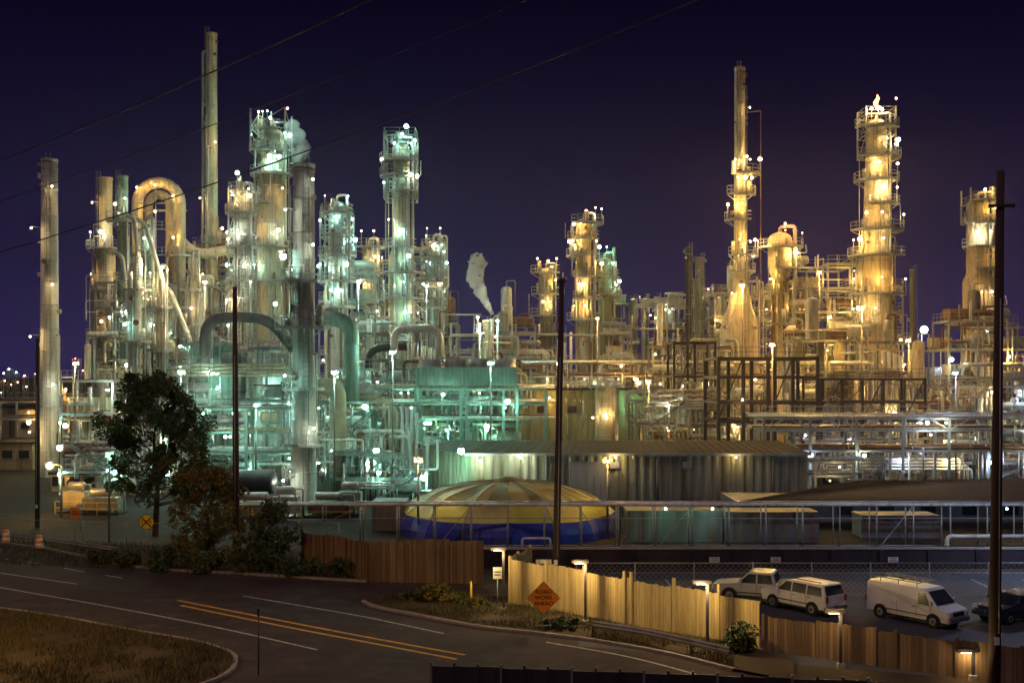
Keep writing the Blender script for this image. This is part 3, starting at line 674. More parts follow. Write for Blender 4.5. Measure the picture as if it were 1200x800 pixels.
for q,(xa,ya,xb,yb) in enumerate([(158,258,176,440),(168,262,190,330),(140,300,156,430),(196,340,222,405)]): b.pipe([(X(xa,d)-1,d+q*.5,Z(ya,d)+.6),(X(xa,d),d+q*.5,Z(ya,d)),(X(xb,d),d+q*.5,Z(yb,d)),(X(xb,d),d+q*.5,Z(yb,d)-3)],.3,'silver',n=10)
b.make()
d=168; b=MB('arched_overhead_duct',(X(186,d),d,0))
def arch(x0,x1,topy,w,basel,baser,m,dd):
    a,c=X(x0,dd),X(x1,dd); cx=(a+c)/2; rx=(c-a)/2; zc=Z(topy,dd)-rx; P=[(a,dd,Z(basel,dd))]
    for i in range(17): t=math.pi-math.pi*i/16; P.append((cx+rx*math.cos(t),dd,zc+rx*math.sin(t)))
    P.append((c,dd,Z(baser,dd))); b.sweep(P,w*dd/F/2,m,16)
    for i in range(1,18,2):
        p=Vector(P[i]); q=Vector(P[i+1]) if i<18 else p; dn=(q-p).normalized(); b.cyl(p,p+dn*.12,w*dd/F/2*1.08,'galv',n=16)
arch(161,211,214,13,420,440,'beige',d); arch(174,199,228,10,300,470,'beige',d+3); b.box((X(186,d),d+1.5,Z(245,d)),(7.5,.2,.3),'galv')
for x_ in(165,186,207): b.bar((X(x_,d),d-1.4,0),(X(x_,d),d-1.4,Z(218,d)),.12,'galv')
for y_ in(240,270,300,330): b.rail((X(163,d),d-1.6,Z(y_,d)),(X(209,d),d-1.6,Z(y_,d))); b.bar((X(163,d),d-1.4,Z(y_,d)),(X(209,d),d-1.4,Z(y_,d)),.14,'galv')
for px,py in((165,222),(207,232),(186,250),(207,280),(165,290),(186,219)): b.lamp((X(px,d),d-1.8,Z(py,d)),'y',130,.15,pole=False)
platform(b,X(211,d),d,Z(300,d),1,1,-math.pi,math.pi*.5); platform(b,X(211,d),d,Z(350,d),1,1,-math.pi,math.pi*.5)
b.pipe([(X(199,d),d+2,Z(270,d)),(X(228,d),d,Z(300,d)),(X(270,d),d,Z(292,d)),(X(300,d),d,Z(292,d))],.75,'beige',n=14,bend=3,arc=5); b.make()
b=tower('main_fractionator',318,168,150,34,[152,178,205,240,290,330],'beige','c',140,segs=[(540,34),(290,36),(285,36),(160,30)],pipes=3,toplamp='w',pw=1.3,lampn=3,frame=(178,132,40),wash=[(225,1,'o',110),(265,-1,'o',110)],risers=8)
b.lamp((X(340,168),166,Z(131,168)),'r',30,.2); finish(b)
finish(tower('distillation_column',284,160,222,17,[222,250,290,330,370],'white','w',110,frame=(400,222,26),pipes=2))
finish(tower('distillation_column',395,158,236,20,[250,275,300,330,360],'silver','c',110,pipes=3,frame=(330,250,34)))
finish(tower('distillation_column',470,165,168,21,[168,190,207,225,290,320,350,385],'beige','c',120,segs=[(540,30),(300,28),(290,21)],pipes=3,frame=(235,158,36),lampn=2,toplamp='c',pw=1.3,wash=[(260,-1,'w',100)],risers=7))
finish(tower('absorber_column',433,170,286,16,[290,320,350],'beige','y',100))
finish(tower('absorber_column',508,172,282,16,[286,305,325,350],'silver','c',110,frame=(360,285,26)))
finish(tower('absorber_column',572,165,378,13,[390],'beige','o',60,dome=False,pipes=0,wash=[(395,1,'y',90)]))
finish(tower('distillation_column',640,190,314,17,[320,345,370],'beige','y',150,pipes=2,pw=1.4,toplamp='y'))
finish(tower('distillation_column',684,185,256,18,[262,280,300,325,350,375],'beige','y',180,pipes=3,pw=1.5,toplamp='y',frame=(300,262,28)))
finish(tower('absorber_column',709,192,302,16,[306,325,345],'steelgreen','g',130,pipes=2,frame=(350,308,24)))
finish(tower('exhaust_stack',807,185,292,7,[],'darksteel','y',0,dome=False,pipes=1,pw=.5))
finish(tower('exhaust_stack',820,185,304,11,[],'silver','y',0,dome=False,pipes=0,pw=.5,wash=[(340,1,'o',70)]))
b=tower('heater_stack',867,170,82,13,[205,228,258,300,318],'beige','y',220,segs=[(540,48),(385,46),(362,30),(330,16),(320,14),(85,12.5)],dome=False,pipes=2,pw=1.7,lampn=3,wash=[(190,1,'o',160),(190,-1,'o',160),(130,1,'o',60),(345,-1,'y',300),(285,1,'o',180)],risers=3)
finish(b)
finish(tower('surge_drum',914,172,272,28,[290,315,345,380],'beige','y',220,segs=[(540,20),(325,20),(315,28)],pipes=2,pw=1.3,lampn=2,toplamp='r'))
b=tower('distillation_column',1027,168,140,26,[150,185,212,240,270,300,345,380],'beige','y',240,segs=[(540,40),(300,36),(290,32),(200,26),(190,24)],pipes=3,pw=1.5,lampn=3,frame=(185,128,34),toplamp='o',risers=9)
b.sweep([(X(1027,168)+.1,168,Z(127,168)),(X(1026,168),168,Z(121,168)),(X(1029,168),168,Z(115,168)),(X(1028,168),168,Z(111,168))],[.2,.34,.22,.03],'flame',8)
finish(b)
b=tower('distillation_column',1146,178,232,23,[236,262,290,315,360],'beige','y',150,segs=[(540,34),(330,34),(320,26)],pipes=3,pw=1.4,lampn=2,toplamp='y',frame=(262,222,28)); finish(b)
finish(tower('exhaust_stack',1069,190,318,6,[],'silver','y',0,dome=False,pipes=0))
finish(tower('vent_stack',743,195,352,8,[],'silver','y',0,dome=False,pipes=0)); finish(tower('vent_stack',755,195,352,8,[],'beige','y',0,dome=False,pipes=0,wash=[(370,1,'o',60)])); finish(tower('vent_stack',770,195,350,7,[],'silver','y',0,dome=False,pipes=0))
b=MB('elbow_duct',(X(400,112),112,0)); d=112
b.pipe([(X(365,d),d,Z(374,d)),(X(412,d),d,Z(374,d)),(X(412,d),d,Z(470,d))],.75,'steelgreen',n=16,bend=2.2,arc=7)
b.pipe([(X(368,d),d-1,Z(452,d)),(X(398,d),d-1,Z(452,d)),(X(398,d),d-1,0)],.8,'ducttan',n=16,bend=2.2,arc=7); b.make()
b=MB('elbow_duct',(X(285,120),118,0)); d=118
b.pipe([(X(240,d),d,Z(425,d)),(X(240,d),d,Z(372,d)),(X(315,d),d,Z(372,d)),(X(345,d),d,Z(410,d))],.55,'steelgrey',n=14,bend=2.5,arc=6); b.make()
b=MB('elbow_duct',(X(490,140),140,0)); d=140
b.pipe([(X(462,d),d,Z(420,d)),(X(462,d),d,Z(385,d)),(X(515,d),d,Z(385,d)),(X(515,d),d,Z(425,d))],.5,'silver',n=14,bend=1.6,arc=6)
b.pipe([(X(430,d),d+2,Z(450,d)),(X(430,d),d+2,Z(408,d)),(X(475,d),d+2,Z(405,d))],.5,'darksteel',n=14,bend=1.6,arc=6); b.make()
# ================================================================ PROCESS UNITS
unit('process_structure',72,132,445,132,10,101,'wcy',8,110,var=2,steel='galv')
unit('process_structure',112,235,330,158,12,102,'cwwoy',14,180,var=3,steel='steelgrey')
unit('process_structure',215,345,282,172,10,103,'cwoy',10,220,var=3)
unit('process_structure',196,345,432,116,7,104,'ccw',14,100,lv=3.4,var=1,steel='steelgreen',pd=.8)
unit('process_structure',374,440,320,160,10,105,'cwo',9,170,var=3)
unit('process_structure',440,520,300,170,10,106,'ccwy',8,170,var=3)
unit('process_structure',370,492,470,122,8,107,'ccw',12,100,lv=3.3,var=2,steel='steelgreen')
unit('process_structure',482,612,432,134,9,108,'ccg',14,110,lv=3,var=1,steel='steelgreen',deck=.9)
unit('process_structure',410,500,390,150,9,109,'ccy',7,140,var=2,steel='steelgrey')
unit('process_structure',500,640,378,172,10,110,'cgyy',9,140,var=2)
unit('process_structure',590,740,388,178,12,111,'yyyw',10,150,var=2)
unit('process_structure',715,842,352,190,12,112,'yyw',10,180,var=3)
unit('process_structure',765,865,405,160,10,113,'yo',7,120,var=2,steel='steelgrey')
unit('process_structure',838,940,342,176,10,114,'y',14,280,var=3)
unit('process_structure',930,1010,308,168,12,115,'yyo',14,300,var=3)
unit('process_structure',1000,1058,335,176,8,116,'y',9,280,var=3)
unit('process_structure',930,1080,398,150,10,117,'yo',14,260,var=2,steel='steelgrey')
unit('process_structure',1112,1215,375,160,12,118,'yow',12,170,var=2)
unit('process_structure',1075,1215,452,142,8,119,'owb',12,120,var=2,lv=3.4)
unit('process_structure',950,1210,515,126,6,120,'bwob',14,75,var=1,lv=2.6)
unit('process_structure',745,900,470,140,8,121,'oyw',10,80,var=1,lv=3.2,steel='steelgrey')
unit('process_structure',70,200,520,112,6,122,'cwy',8,50,var=1,lv=3)
unit('process_structure',385,500,530,108,5,123,'cc',8,60,var=1,lv=2.8,steel='steelgreen')
b=rack('pipe_rack',895,1330,(489,503,527),117,4,'bwb',10,75,'galv',6,5,31,truss=True); b.make()
b=rack('pipe_rack',440,640,(455,472,490),128,4,'cg',8,80,'steelgreen',6,5,32); b.make()
b=rack('pipe_rack',590,900,(425,440),165,5,'yo',8,130,'steelgrey',7,6,33); b.make()
b=rack('pipe_rack',0,110,(470,490),150,5,'yo',5,80,'galv',5,6,34); b.make()
b=rack('pipe_rack',820,1000,(540,556),112,3,'o',3,30,'galv',4,4,35); b.make()
b=rack('pipe_rack',232,345,(478,505,530),112,3,'c',5,50,'steelgreen',5,4,36); b.make()
def frame(name,px0,px1,pys,d,dep,nx,m='darksteel',w=.38):
    x0,x1=X(px0,d),X(px1,d); b=MB(name,((x0+x1)/2,d,0)); zt=Z(min(pys),d)
    for i in range(nx+1):
        x=x0+(x1-x0)*i/nx
        for y in(d,d+dep): b.box((x,y,zt/2),(w,w,zt),m)
        for p in pys: b.box((x,d+dep/2,Z(p,d)-w/2),(w*.7,dep-w,w*.9),m)
    for p in pys:
        for y in(d,d+dep):
            for i in range(nx):
                xa=x0+(x1-x0)*i/nx; L=(x1-x0)/nx; b.box((xa+L/2,y,Z(p,d)-w/2),(L-w,w*.7,w*.9),m)
    for i in range(nx):
        if i%2==0:
            xa=x0+(x1-x0)*i/nx; xb=xa+(x1-x0)/nx; b.bar((xa,d,Z(max(pys),d)),(xb,d,Z(min(pys),d)),.14,m)
    b.rail((x0,d,zt),(x1,d,zt),m); return b
b=frame('steel_portal_frame',842,958,(418,440,470,492),130,9,4); b.lamp((X(868,130),129,Z(468,130)),'o',30,.12); b.make()
b=frame('steel_portal_frame',962,1084,(443,470,492),132,8,5,w=.26); b.make()
b=frame('steel_portal_frame',790,838,(400,440,470),150,6,2,w=.3); b.make()
d=126; b=MB('air_cooler',(X(545,d),d,0)); x0,x1=X(487,d),X(606,d)
b.box(((x0+x1)/2,d+3,Z(441,d)),(x1-x0,6,2.0),'steelgreen')
for i in range(12): b.box((x0+(i+.5)*(x1-x0)/12,d-.06,Z(441,d)),(.12,.1,2.0),'galv')
for i in range(4):
    x=x0+(i+.5)*(x1-x0)/4; b.lathe(x,d+3,[(1.2,Z(432,d)+.2),(1.3,Z(432,d)+1.1),(1.15,Z(432,d)+1.1),(1.1,Z(432,d)+.3)],'galv',20)
for x in(x0,(x0+x1)/2,x1):
    for y in(d,d+6): b.box((x,y,(Z(441,d)-1)/2),(.3,.3,Z(441,d)-1),'steelgreen')
b.lamp((X(595,d),d-1.0,Z(470,d)),'c',260,.3); b.lamp((X(520,d),d-1.0,Z(462,d)),'c',160,.2); b.make()
d=108; b=MB('horizontal_drum',(X(308,d),d,0)); b.drum((X(290,d),d-4,2.2),(X(328,d),d-4,2.2),1.2,'darksteel',18)
for px in(295,322): b.box((X(px,d),d-4,.5),(.5,1.9,1.0),'concrete')
b.make()
def lowb(name,px0,px1,top,d,dep,m,win=3,lk='y',P=60):
    x0,x1=X(px0,d),X(px1,d); z=Z(top,d); b=MB(name,((x0+x1)/2,d,0)); b.box(((x0+x1)/2,d+dep/2,z/2),(x1-x0,dep,z),m); b.box(((x0+x1)/2,d+dep/2,z+.15),(x1-x0+.5,dep+.5,.3),'corrroof')
    for i in range(win): b.box((x0+(i+.5)*(x1-x0)/win,d-.03,z*.6),(1.3,.08,1.0),'window'); b.box((x0+(i+.5)*(x1-x0)/win,d-.04,z*.6-.6),(1.5,.14,.1),'galv')
    b.lamp((x0+(x1-x0)*.3,d-.9,z-.4),lk,P,.12); b.make()
lowb('control_building',-60,38,520,145,10,'tanwall',5,'y',30); lowb('control_building',-120,10,478,200,12,'corrwall',4,'c',30); lowb('control_building',20,75,480,185,10,'beige',3,'y',40); lowb('pump_house',60,112,556,118,6,'beige',3,'y',20)
lowb('office_building',1085,1130,430,260,12,'stackgrey',4,'b'); 
for i,(px,top,d) in enumerate([(12,432,420),(30,440,500),(60,425,330),(90,420,300),(0,445,380),(20,436,640),(42,438,700),(5,437,820),(98,434,600),(1095,436,420),(1110,430,380),(1090,438,700)]):
    x=X(px,d); b=MB('distant_tower',(x,d,0)); z=Z(top,d)
    for q in(-.8,.8):
        for y in(-.8,.8): b.bar((x+q,d+y,0),(x+q,d+y,z),.25,'galv')
    zz=0;k=0
    while zz<z-3:
        b.bar((x-.8,d-.8,zz),(x+.8,d-.8,zz+3),.14,'galv'); b.bar((x-.8,d-.8,zz+3),(x+.8,d-.8,zz+3),.14,'galv'); zz+=3
    b.lamp((x,d-1,z),R.choice('ycrw'),60,.26*d/400); b.lamp((x+.8,d-1,z*.6),R.choice('yco'),60,.22*d/400); b.make()
# ================================================================ added fill-light masts
def mast(px,d,h,k,P,r=.17):
    x=X(px,d); b=MB('fill_light_mast',(x,d,0)); b.cyl((x,d,0),(x,d,h),.1,'steelgrey',r1=.06,n=8)
    b.box((x,d+.2,h+.3),(.7,.15,.4),'steelgrey'); b.lamp((x,d-.1,h+.25),k,P,r,pole=False); return b.make()
for a in [(88,120,13,'o',700),(150,118,9,'w',450),(212,106,12,'c',500),(300,106,9,'c',450),(392,101,12,'c',400),(460,112,14,'c',750),(575,118,13,'g',650),(655,130,13,'o',700),(760,130,11,'y',1000),(905,122,15,'y',1500),(1010,140,20,'y',2800),(1065,138,16,'y',1700),(1120,122,12,'b',600),(870,155,24,'y',2800),(960,158,26,'y',2800),(700,165,20,'y',1900),(420,148,24,'c',1400),(240,150,24,'o',1500),(190,150,26,'o',1500),(330,150,28,'w',1500),(500,156,24,'c',1400),(1170,150,20,'y',1000)]: mast(*a)  # masts added to flood the stacks and columns with light
mast(712,83.5,5.5,'y',170,.1); mast(490,83.5,5.5,'o',130,.1); mast(128,82,6,'g',90,.09)  # extra masts added to light the dome and the tree
# ================================================================ lamps
def shoebox(name,px,base,top,k='o',P=60,side=-1,arm=.5):
    x,y=G(px,base); z=(base-top)*y/F; b=MB(name,(x,y,0)); b.box((x,y,z/2),(.12,.12,z),'darksteel'); b.box((x,y,.1),(.3,.3,.2),'concrete'); b.box((x+side*arm*.5,y,z+.03),(arm+.3,.34,.14),'darksteel')
    b.box((x+side*arm*.6,y,z-.05),(arm*.8,.26,.03),'bulb_'+k); b.lights.append(((x+side*arm*.6,y-.25,z-.25),k,P,.08)); return b.make()
shoebox('path_lamp',590,716,643,'o',34,-1); shoebox('path_lamp',686,731,658,'o',44,-1); shoebox('path_lamp',829,760,682,'o',44,-1); shoebox('path_lamp',985,782,716,'o',10,-1); shoebox('path_lamp',1140,796,762,'o',4,-1)
def street(name,x,y,h,k,P,arm,r=.3):
    b=MB(name,(x,y,0)); b.cyl((x,y,0),(x,y,h),.12,'galv',r1=.07,n=10); b.pipe([(x,y,h-.3),(x,y,h+.3),(x+arm,y,h+.4)],.05,'galv'); b.box((x+arm*1.1,y,h+.42),(.8,.35,.16),'galv')
    b.ball((x+arm*1.1,y,h+.25),r,'bulb_'+k,10); b.lights.append(((x+arm*1.1,y-.1,h+.1),k,P,r*1.15)); return b.make()
street('lot_fill_lamp',X(1080,205),205,Z(388,205),'b',900,.4,.7)
street('lot_fill_lamp',X(72,96),96,Z(549,96),'y',220,-.9,.3)
street('lot_fill_lamp',-27,44,9,'y',1000,1.8)
street('lot_fill_lamp',34,67,8,'b',750,-1.0)  # unseen lamp added beside the frame to light the parking lot
# ================================================================ poles & lines
def pole(name,px,base,top,r0,r1,lean=0,arms=()):
    x,y=G(px,base); z=(base-top)*y/F; b=MB(name,(x,y,0)); b.sweep([(x,y,0),(x+lean*.5,y,z*.5),(x+lean,y,z)],[r0,(r0+r1)/2,r1],'polewood',12)
    for (f_,L) in arms: b.box((x+lean*f_,y-r1,z*f_),(L,.1,.12),'polewood'); [b.cyl((x+lean*f_+q*L*.45,y-r1,z*f_+.06),(x+lean*f_+q*L*.45,y-r1,z*f_+.25),.05,'stackgrey',n=8) for q in(-1,1)]
    b.cyl((x+lean*.3,y-r0-.03,2),(x+lean*.7,y-r1-.03,z*.75),.025,'galv',n=5)
    b.box((x,y-r0-.02,1.7),(.2,.02,.3),'signwhite'); return b.make()
pole('utility_pole',277,656,336,.23,.14,-.1); pole('utility_pole',651,694,326,.22,.14,.35,((.99,.5),)); pole('utility_pole',1165,800,200,.24,.15,.25,((.93,1.0),)); pole('utility_pole',44,618,396,.2,.13)
b=MB('overhead_power_line',(0,45,15))
def cat(a,c,sag,r=.018,m='signblack'):
    a,c=Vector(a),Vector(c); b.sweep([a.lerp(c,t/24)-Vector((0,0,sag*4*(t/24)*(1-t/24))) for t in range(25)],r,m,4)
def Wp(px,py,d): return (X(px,d),d,Z(py,d))
cat(Wp(-200,262,60),Wp(620,-90,42),.6,.034); cat(Wp(-200,300,62),Wp(760,-60,44),.6,.02); cat(Wp(-200,350,64),Wp(960,-60,44),1.0,.034)
b.make()
# ================================================================ signs & barrels
def text(par,s,size,loc,m,rz=0,rx=math.pi/2):
    cu=bpy.data.curves.new('lettering','FONT'); cu.body=s; cu.size=size; cu.align_x='CENTER'; cu.align_y='CENTER'; cu.extrude=.003
    o=bpy.data.objects.new('lettering',cu); sc.collection.objects.link(o); cu.materials.append(MATS[m]); o.parent=par; o.location=loc; o.rotation_euler=(rx,0,rz); return o
x,y=G(172,664); zc=(664-611)*y/F; b=MB('railroad_crossing_sign',(x,y,0)); b.cyl((x,y,0),(x,y,zc+.4),.035,'galv',n=6)
b.cyl((x,y-.05,zc),(x,y-.07,zc),.47,'signblack',n=32); b.cyl((x,y-.071,zc),(x,y-.08,zc),.44,'signyellow',n=32)
for s_ in(1,-1): b.bar((x-.3,y-.085,zc-.3*s_),(x+.3,y-.085,zc+.3*s_),.07,'signblack')
o=b.make(); text(o,'R',.26,(-.26,-.1,zc),'signblack'); text(o,'R',.26,(.26,-.1,zc),'signblack')
x,y=G(637,741); b=MB('road_work_sign',(x,y,0)); zc=(741-700)*y/F; s_=.78
b.cyl((x-.35,y+.15,0),(x-.05,y,zc+.2),.03,'galv',n=6); b.cyl((x+.35,y+.15,0),(x+.05,y,zc+.2),.03,'galv',n=6); b.bar((x-.4,y,.35),(x+.4,y,.35),.04,'galv')
def dia(r,yy,m): b.face([(x-r,yy,zc),(x,yy,zc-r),(x+r,yy,zc),(x,yy,zc+r)],m)
dia(s_,y-.03,'signblack'); dia(s_*.97,y-.036,'signorange'); b.face([(x+s_,y-.02,zc),(x,y-.02,zc-s_),(x-s_,y-.02,zc),(x,y-.02,zc+s_)],'galv')
o=b.make(); 
for i,t in enumerate(('ROAD','WORK','AHEAD')): text(o,t,.27,(0,-.042,zc+.28-i*.27),'signblack')
def psign(name,px,base,top,w,h,m):
    x,y=G(px,base); z=(base-top)*y/F; b=MB(name,(x,y,0)); b.cyl((x,y,0),(x,y,z),.03,'galv',n=6)
    b.box((x,y-.05,z-h/2),(w,.03,h),m); b.box((x,y-.068,z-h*.4),(w*.7,.01,h*.1),'signblack'); b.box((x,y-.068,z-h*.65),(w*.7,.01,h*.1),'signblack')
    return b.make()
psign('traffic_sign',88,640,594,.6,.75,'signorange'); psign('traffic_sign',95,622,590,.6,.3,'signwhite'); psign('traffic_sign',583,712,664,.45,.6,'stackgrey'); psign('traffic_sign',637,712,655,.8,.6,'stackgrey')
x,y=G(303,790); b=MB('marker_post',(x,y,0)); b.cyl((x,y,0),(x,y,2.6),.03,'darksteel',n=6); b.box((x,y-.03,2.5),(.1,.02,.3),'darksteel'); b.make()
x,y=G(552,706); b=MB('marker_post',(x,y,0)); b.cyl((x,y,0),(x,y,1.1),.06,'signyellow',n=10); b.ball((x,y,1.1),.06,'signyellow',8); b.make()
for px,py in((7,636),(46,643)):
    x,y=G(px,py); b=MB('traffic_barrel',(x,y,0)); b.lathe(x,y,[(.33,0),(.33,.06),(.28,.08)],'blackplastic',16)
    for i in range(5): b.lathe(x,y,[(.28-.015*i,.08+.17*i),(.27-.015*i,.25+.17*i),(.265-.015*i,.25+.17*i)],'signorange' if i%2==0 else 'signwhite',16)
    b.lathe(x,y,[(.2,.93),(.12,.97),(.001,.97)],'signorange',16); b.make()
def guard(name,pp):
    b=MB(name,(*G(*pp[0]),0)); Q=strip(MB('t'),pp,.1,0,'galv')
    for i in range(len(Q)-1):
        p,q=Q[i],Q[i+1]
        for z0,z1,o0,o1 in((.45,.55,0,.05),(.55,.62,.05,0),(.62,.7,0,.05),(.7,.78,.05,0)):
            dn=(q-p).normalized(); nn=Vector((dn.y,-dn.x,0)); b.face([p+nn*o0+Vector((0,0,z0)),q+nn*o0+Vector((0,0,z0)),q+nn*o1+Vector((0,0,z1)),p+nn*o1+Vector((0,0,z1))],'galv')
        if i%3==0: b.box((p.x,p.y+.1,.38),(.12,.15,.76),'wood3')
    b.make()
guard('guardrail',[(695,746),(760,757),(855,779)]); guard('guardrail',[(-80,628),(0,634),(75,645),(140,655)])
# ================================================================ vehicles
def vehicle(name,prof,w,belt,tum,wins,shield,rear,wheels,paint,wr=.36,extra=None):
    b=MB(name); rt=max(p[1] for p in prof)
    def hw(z): return w-(0 if z<belt else tum*(z-belt)/(rt-belt))-(.04 if z<.6 else 0)
    c=Vector((sum(p[0] for p in prof)/len(prof),sum(p[1] for p in prof)/len(prof)))
    n=len(prof); k=len(b.V)
    for sy,ins in((-1,.07),(-1,.0),(1,0),(1,.07)):
        for (x,z) in prof:
            v=(c-Vector((x,z))); v=v.normalized()*ins if v.length else v
            xx,zz=x+v.x,z+v.y; b.V.append((xx,sy*(hw(z)-(0.0 if ins else .05)),zz))
    mi=b.mi(paint)
    for q in range(3):
        for i in range(n):
            j=(i+1)%n; b.Fa.append((k+q*n+i,k+q*n+j,k+(q+1)*n+j,k+(q+1)*n+i)); b.Mi.append(mi); b.Sm.append(False)
    b.Fa.append(tuple(k+i for i in reversed(range(n)))); b.Fa.append(tuple(k+3*n+i for i in range(n))); b.Mi+=[mi,mi]; b.Sm+=[False]*2
    for wn in wins:
        for sy in(-1,1):
            P=[(x,sy*(hw(z)+.012),z) for x,z in wn]; b.face(P if sy<0 else P[::-1],'glass')
    for (xa,za,xb,zb) in (shield,rear):
        nx,nz=(zb-za),-(xb-xa); L=math.hypot(nx,nz); s_=1 if xa>0 else -1; nx,nz=abs(nx)/L*s_*.015,abs(nz)/L*.015
        b.face([(xa+nx,-hw(za)*.88,za+nz),(xa+nx,hw(za)*.88,za+nz),(xb+nx,hw(zb)*.88,zb+nz),(xb+nx,-hw(zb)*.88,zb+nz)],'glass')
    fx=max(p[0] for p in prof); bx=min(p[0] for p in prof)
    for wx in wheels:
        for sy in(-1,1):
            yo=sy*(w+.01); yi=sy*(w-.2)
            b.cyl((wx,sy*(w-.04),wr),(wx,sy*(w+.012),wr),wr*1.18,'blackplastic',n=22); b.cyl((wx,yi,wr),(wx,yo+sy*.03,wr),wr,'tyre',n=22); b.cyl((wx,yo+sy*.03,wr),(wx,yo+sy*.045,wr),wr*.6,'chrome',n=14); b.cyl((wx,yo+sy*.045,wr),(wx,yo+sy*.06,wr),wr*.2,'blackplastic',n=8)
    b.box((fx+.04,0,.5),(.14,w*1.9,.22),'chrome' if paint!='cardark' else paint); b.box((bx-.04,0,.52),(.14,w*1.9,.2),'chrome' if paint!='cardark' else paint)
    b.box((fx+.01,0,.82),(.06,w*1.0,.2),'blackplastic')
    b.box((0,0,.32),(fx*1.7,w*1.8,.1),'blackplastic')
    for sy in(-1,1):
        b.box((fx+.01,sy*w*.76,.82),(.07,.3,.2),'signwhite'); b.box((bx-.01,sy*w*.86,1.0),(.06,.16,.36),'redlens')
        b.box((shield[0]-.25,sy*(w+.12),shield[1]+.12),(.12,.16,.2),paint)
        b.box((0,sy*(w+.004),.62),(fx*1.1,.02,.05),'blackplastic')
    b.box((bx-.02,0,.78),(.03,.4,.14),'signwhite')
    for dx in extra or []:
        for sy in(-1,1): b.box((dx,sy*(hw(.85)+.002),.85),(.015,.01,.7),'blackplastic'); b.box((dx-.2,sy*(w+.01),1.0),(.16,.03,.03),'blackplastic')
    return b
def put(b,x,y,rz,s=1): b.make(loc=(x,y,.01),rz=rz,scale=s)
vanp=[(2.62,.35),(2.68,.6),(2.62,.98),(1.95,1.2),(1.25,1.98),(1.05,2.05),(-2.55,2.08),(-2.68,1.9),(-2.72,.35)]
b=vehicle('white_van',vanp,.98,1.15,.13,[[(1.6,1.2),(.75,1.2),(.75,1.83),(1.18,1.83)]],(1.92,1.24,1.3,1.92),(-2.71,1.25,-2.7,1.8),(1.75,-1.7),'carwhite',.37,(.68,-.6))
for x in(.6,-.6,-1.8):
    b.bar((x,-.8,2.28),(x,.8,2.28),.05,'galv')
    for sy in(-.8,.8): b.bar((x,sy,2.02),(x,sy,2.28),.04,'galv')
for sy in(-.8,.8,.3): b.bar((.8,sy,2.32),(-2.2,sy,2.32),.05,'galv')
put(b,X(1076,55.5),55.8,math.radians(-54),.86)
pk=[(2.75,.42),(2.78,.6),(2.72,1.0),(1.35,1.15),(.65,1.78),(.45,1.83),(-.75,1.83),(-.95,1.2),(-2.78,1.18),(-2.85,.6),(-2.82,.42)]
b=vehicle('silver_pickup_truck',pk,.97,1.12,.16,[[(1.2,1.18),(.2,1.18),(.2,1.7),(.62,1.7)],[(.12,1.18),(-.78,1.18),(-.66,1.7),(.12,1.7)]],(1.32,1.2,.7,1.74),(-.93,1.25,-.79,1.72),(1.75,-1.75),'cargrey',.4,(.16,-.8))
b.box((-1.85,0,1.2),(1.6,1.5,.03),'blackplastic'); put(b,X(896,60),60.6,math.radians(158),.9)
sv=[(2.25,.38),(2.3,.6),(2.2,.98),(1.2,1.12),(.5,1.7),(.2,1.78),(-2.05,1.76),(-2.3,1.15),(-2.34,.5),(-2.3,.38)]
b=vehicle('white_suv',sv,.93,1.08,.17,[[(1.05,1.14),(.1,1.14),(.1,1.66),(.5,1.66)],[(.02,1.14),(-.95,1.14),(-.95,1.66),(.02,1.66)],[(-1.03,1.14),(-2.1,1.14),(-1.95,1.62),(-1.03,1.64)]],(1.16,1.17,.55,1.66),(-2.28,1.2,-2.09,1.68),(1.4,-1.4),'carwhite',.36,(.06,-.98))
b.bar((.2,-.6,1.84),(-1.8,-.6,1.84),.04,'blackplastic'); b.bar((.2,.6,1.84),(-1.8,.6,1.84),.04,'blackplastic'); put(b,X(943,58),58.4,math.radians(126),.9)
hb=[(2.1,.35),(2.15,.55),(2.05,.8),(1.1,.98),(.3,1.42),(-.2,1.5),(-1.3,1.46),(-2.05,1.0),(-2.12,.5),(-2.08,.35)]
b=vehicle('dark_hatchback_car',hb,.86,.95,.16,[[(.95,1.0),(.05,1.0),(.05,1.4),(.3,1.38)],[(-.03,1.0),(-1.0,1.0),(-1.1,1.38),(-.03,1.42)],[(-1.08,1.0),(-1.75,1.02),(-1.3,1.34),(-1.16,1.36)]],(1.05,1.03,.35,1.38),(-2.0,1.06,-1.38,1.42),(1.3,-1.3),'cardark',.32,(0,-1.03))
put(b,X(1189,56),56,math.radians(205),.92)
# ================================================================ steam & haze
def volmat(name,dens,noise=True,aniso=0.0):
    m=bpy.data.materials.new(name); m.use_nodes=True; N=m.node_tree.nodes; L=m.node_tree.links; N.remove(N['Principled BSDF'])
    v=N.new('ShaderNodeVolumeScatter'); v.inputs['Color'].default_value=(1,1,1,1); v.inputs['Anisotropy'].default_value=aniso
    if noise:
        tc=N.new('ShaderNodeTexCoord'); n=N.new('ShaderNodeTexNoise'); n.inputs['Scale'].default_value=.55; n.inputs['Detail'].default_value=4; n.inputs['Roughness'].default_value=.6
        mr=N.new('ShaderNodeMapRange'); mr.inputs[1].default_value=.36; mr.inputs[2].default_value=.7; mr.inputs[4].default_value=dens
        L.new(tc.outputs['Object'],n.inputs['Vector']); L.new(n.outputs[0],mr.inputs[0]); L.new(mr.outputs[0],v.inputs['Density'])
    else: v.inputs['Density'].default_value=dens; m.cycles.homogeneous_volume=True
    L.new(v.outputs[0],N['Material Output'].inputs['Volume']); return m
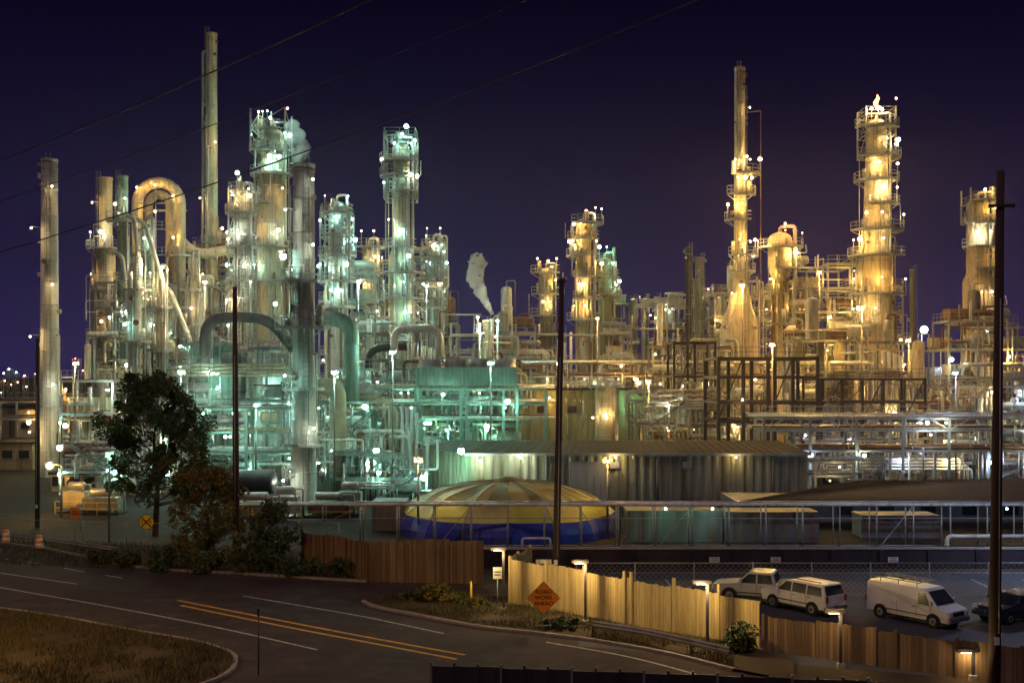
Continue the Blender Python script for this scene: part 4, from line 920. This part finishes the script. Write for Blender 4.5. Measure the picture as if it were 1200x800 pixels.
def steam(name,path,rs,dens,seed):
    b=MB(name,path[0]); r=random.Random(seed); P=[];RR=[]
    pv=[Vector(p) for p in path]
    for i in range(len(pv)-1):
        for t in range(6): u=t/6; P.append(pv[i].lerp(pv[i+1],u)+Vector((r.uniform(-.12,.12),0,0))*rs[i]); RR.append((rs[i]*(1-u)+rs[i+1]*u)*r.uniform(.85,1.15))
    P.append(pv[-1]); RR.append(rs[-1]*.3); b.sweep(P,RR,'white',16); o=b.make()
    o.data.materials.clear(); o.data.materials.append(volmat('steam',dens))
steam('steam_plume',[Wp(577,368,164),Wp(566,348,164),Wp(556,325,164),Wp(561,308,164),Wp(552,300,164)],[.3,.75,1.3,1.3,.9],2.2,1)
steam('steam_plume',[Wp(345,192,164),Wp(352,178,164),Wp(346,160,164),Wp(340,140,164)],[.6,1.5,1.5,.9],.7,2)
b=MB('glow_haze',(0,150,20)); b.box((0,150,22.5),(190,104,44.9),'white'); o=b.make(); o.data.materials.clear(); o.data.materials.append(volmat('glow_haze',.00034,False,.3))  # thin volume added so the lamps get a soft glow
b=MB('fill_light_mast',(X(585,160),160,0));  # lamps added here to brighten the steam plume
b.cyl((X(583,161),161,0),(X(583,161),161,Z(378,161)),.12,'galv',n=6); b.lamp((X(583,160),160,Z(376,160)),'c',500,.2); b.lamp((X(562,161),161,Z(380,161)),'w',600,.12,pole=False); b.cyl((X(562,161),161,0),(X(562,161),161,Z(382,161)),.1,'galv',n=6); b.make()
# ================================================================ world, sun, camera
w=bpy.data.worlds.new('World'); sc.world=w; w.use_nodes=True; N=w.node_tree.nodes; L=w.node_tree.links
bg=N['Background']; tc=N.new('ShaderNodeTexCoord'); sx=N.new('ShaderNodeSeparateXYZ'); L.new(tc.outputs['Generated'],sx.inputs[0])
r=N.new('ShaderNodeValToRGB'); e=r.color_ramp.elements; e[0].position=0; e[0].color=(.020,.013,.072,1); e[1].position=.32; e[1].color=(.0027,.0014,.009,1)
m1=e.new(.1); m1.color=(.0098,.0060,.041,1); m2=e.new(.2); m2.color=(.0052,.0028,.021,1)
L.new(sx.outputs[2],r.inputs[0])
sk=N.new('ShaderNodeTexSky'); sk.sky_type='NISHITA'; sk.sun_disc=False; sk.sun_elevation=math.radians(-4); sk.sun_rotation=math.radians(200)
ad=N.new('ShaderNodeMix'); ad.data_type='RGBA'; ad.blend_type='ADD'; ad.inputs[0].default_value=.015; L.new(r.outputs[0],ad.inputs[6]); L.new(sk.outputs[0],ad.inputs[7]); L.new(ad.outputs[2],bg.inputs[0]); bg.inputs[1].default_value=1.0
sl=bpy.data.lights.new('night_fill_sun','SUN'); sl.energy=.45; sl.angle=math.radians(6); sl.color=(1,.66,.74); so=bpy.data.objects.new('night_fill_sun',sl); sc.collection.objects.link(so); so.rotation_euler=(math.radians(25),math.radians(-15),0)  # pinkish fill sun added to lift the dark road, no moon in view
cam=bpy.data.cameras.new('camera'); co=bpy.data.objects.new('camera',cam); sc.collection.objects.link(co); co.location=(0,0,H); co.rotation_euler=(math.radians(90),0,0)
cam.lens=40; cam.sensor_width=36; cam.shift_y=(HOR-400)/1200; cam.clip_end=8000; cam.clip_start=.5; sc.camera=co
sc.view_settings.view_transform='Standard'; sc.view_settings.look='None'; sc.view_settings.exposure=0
print('FACES',sum(len(o.data.polygons) for o in bpy.data.objects if o.type=='MESH'),'LIGHTS',len(bpy.data.lights))
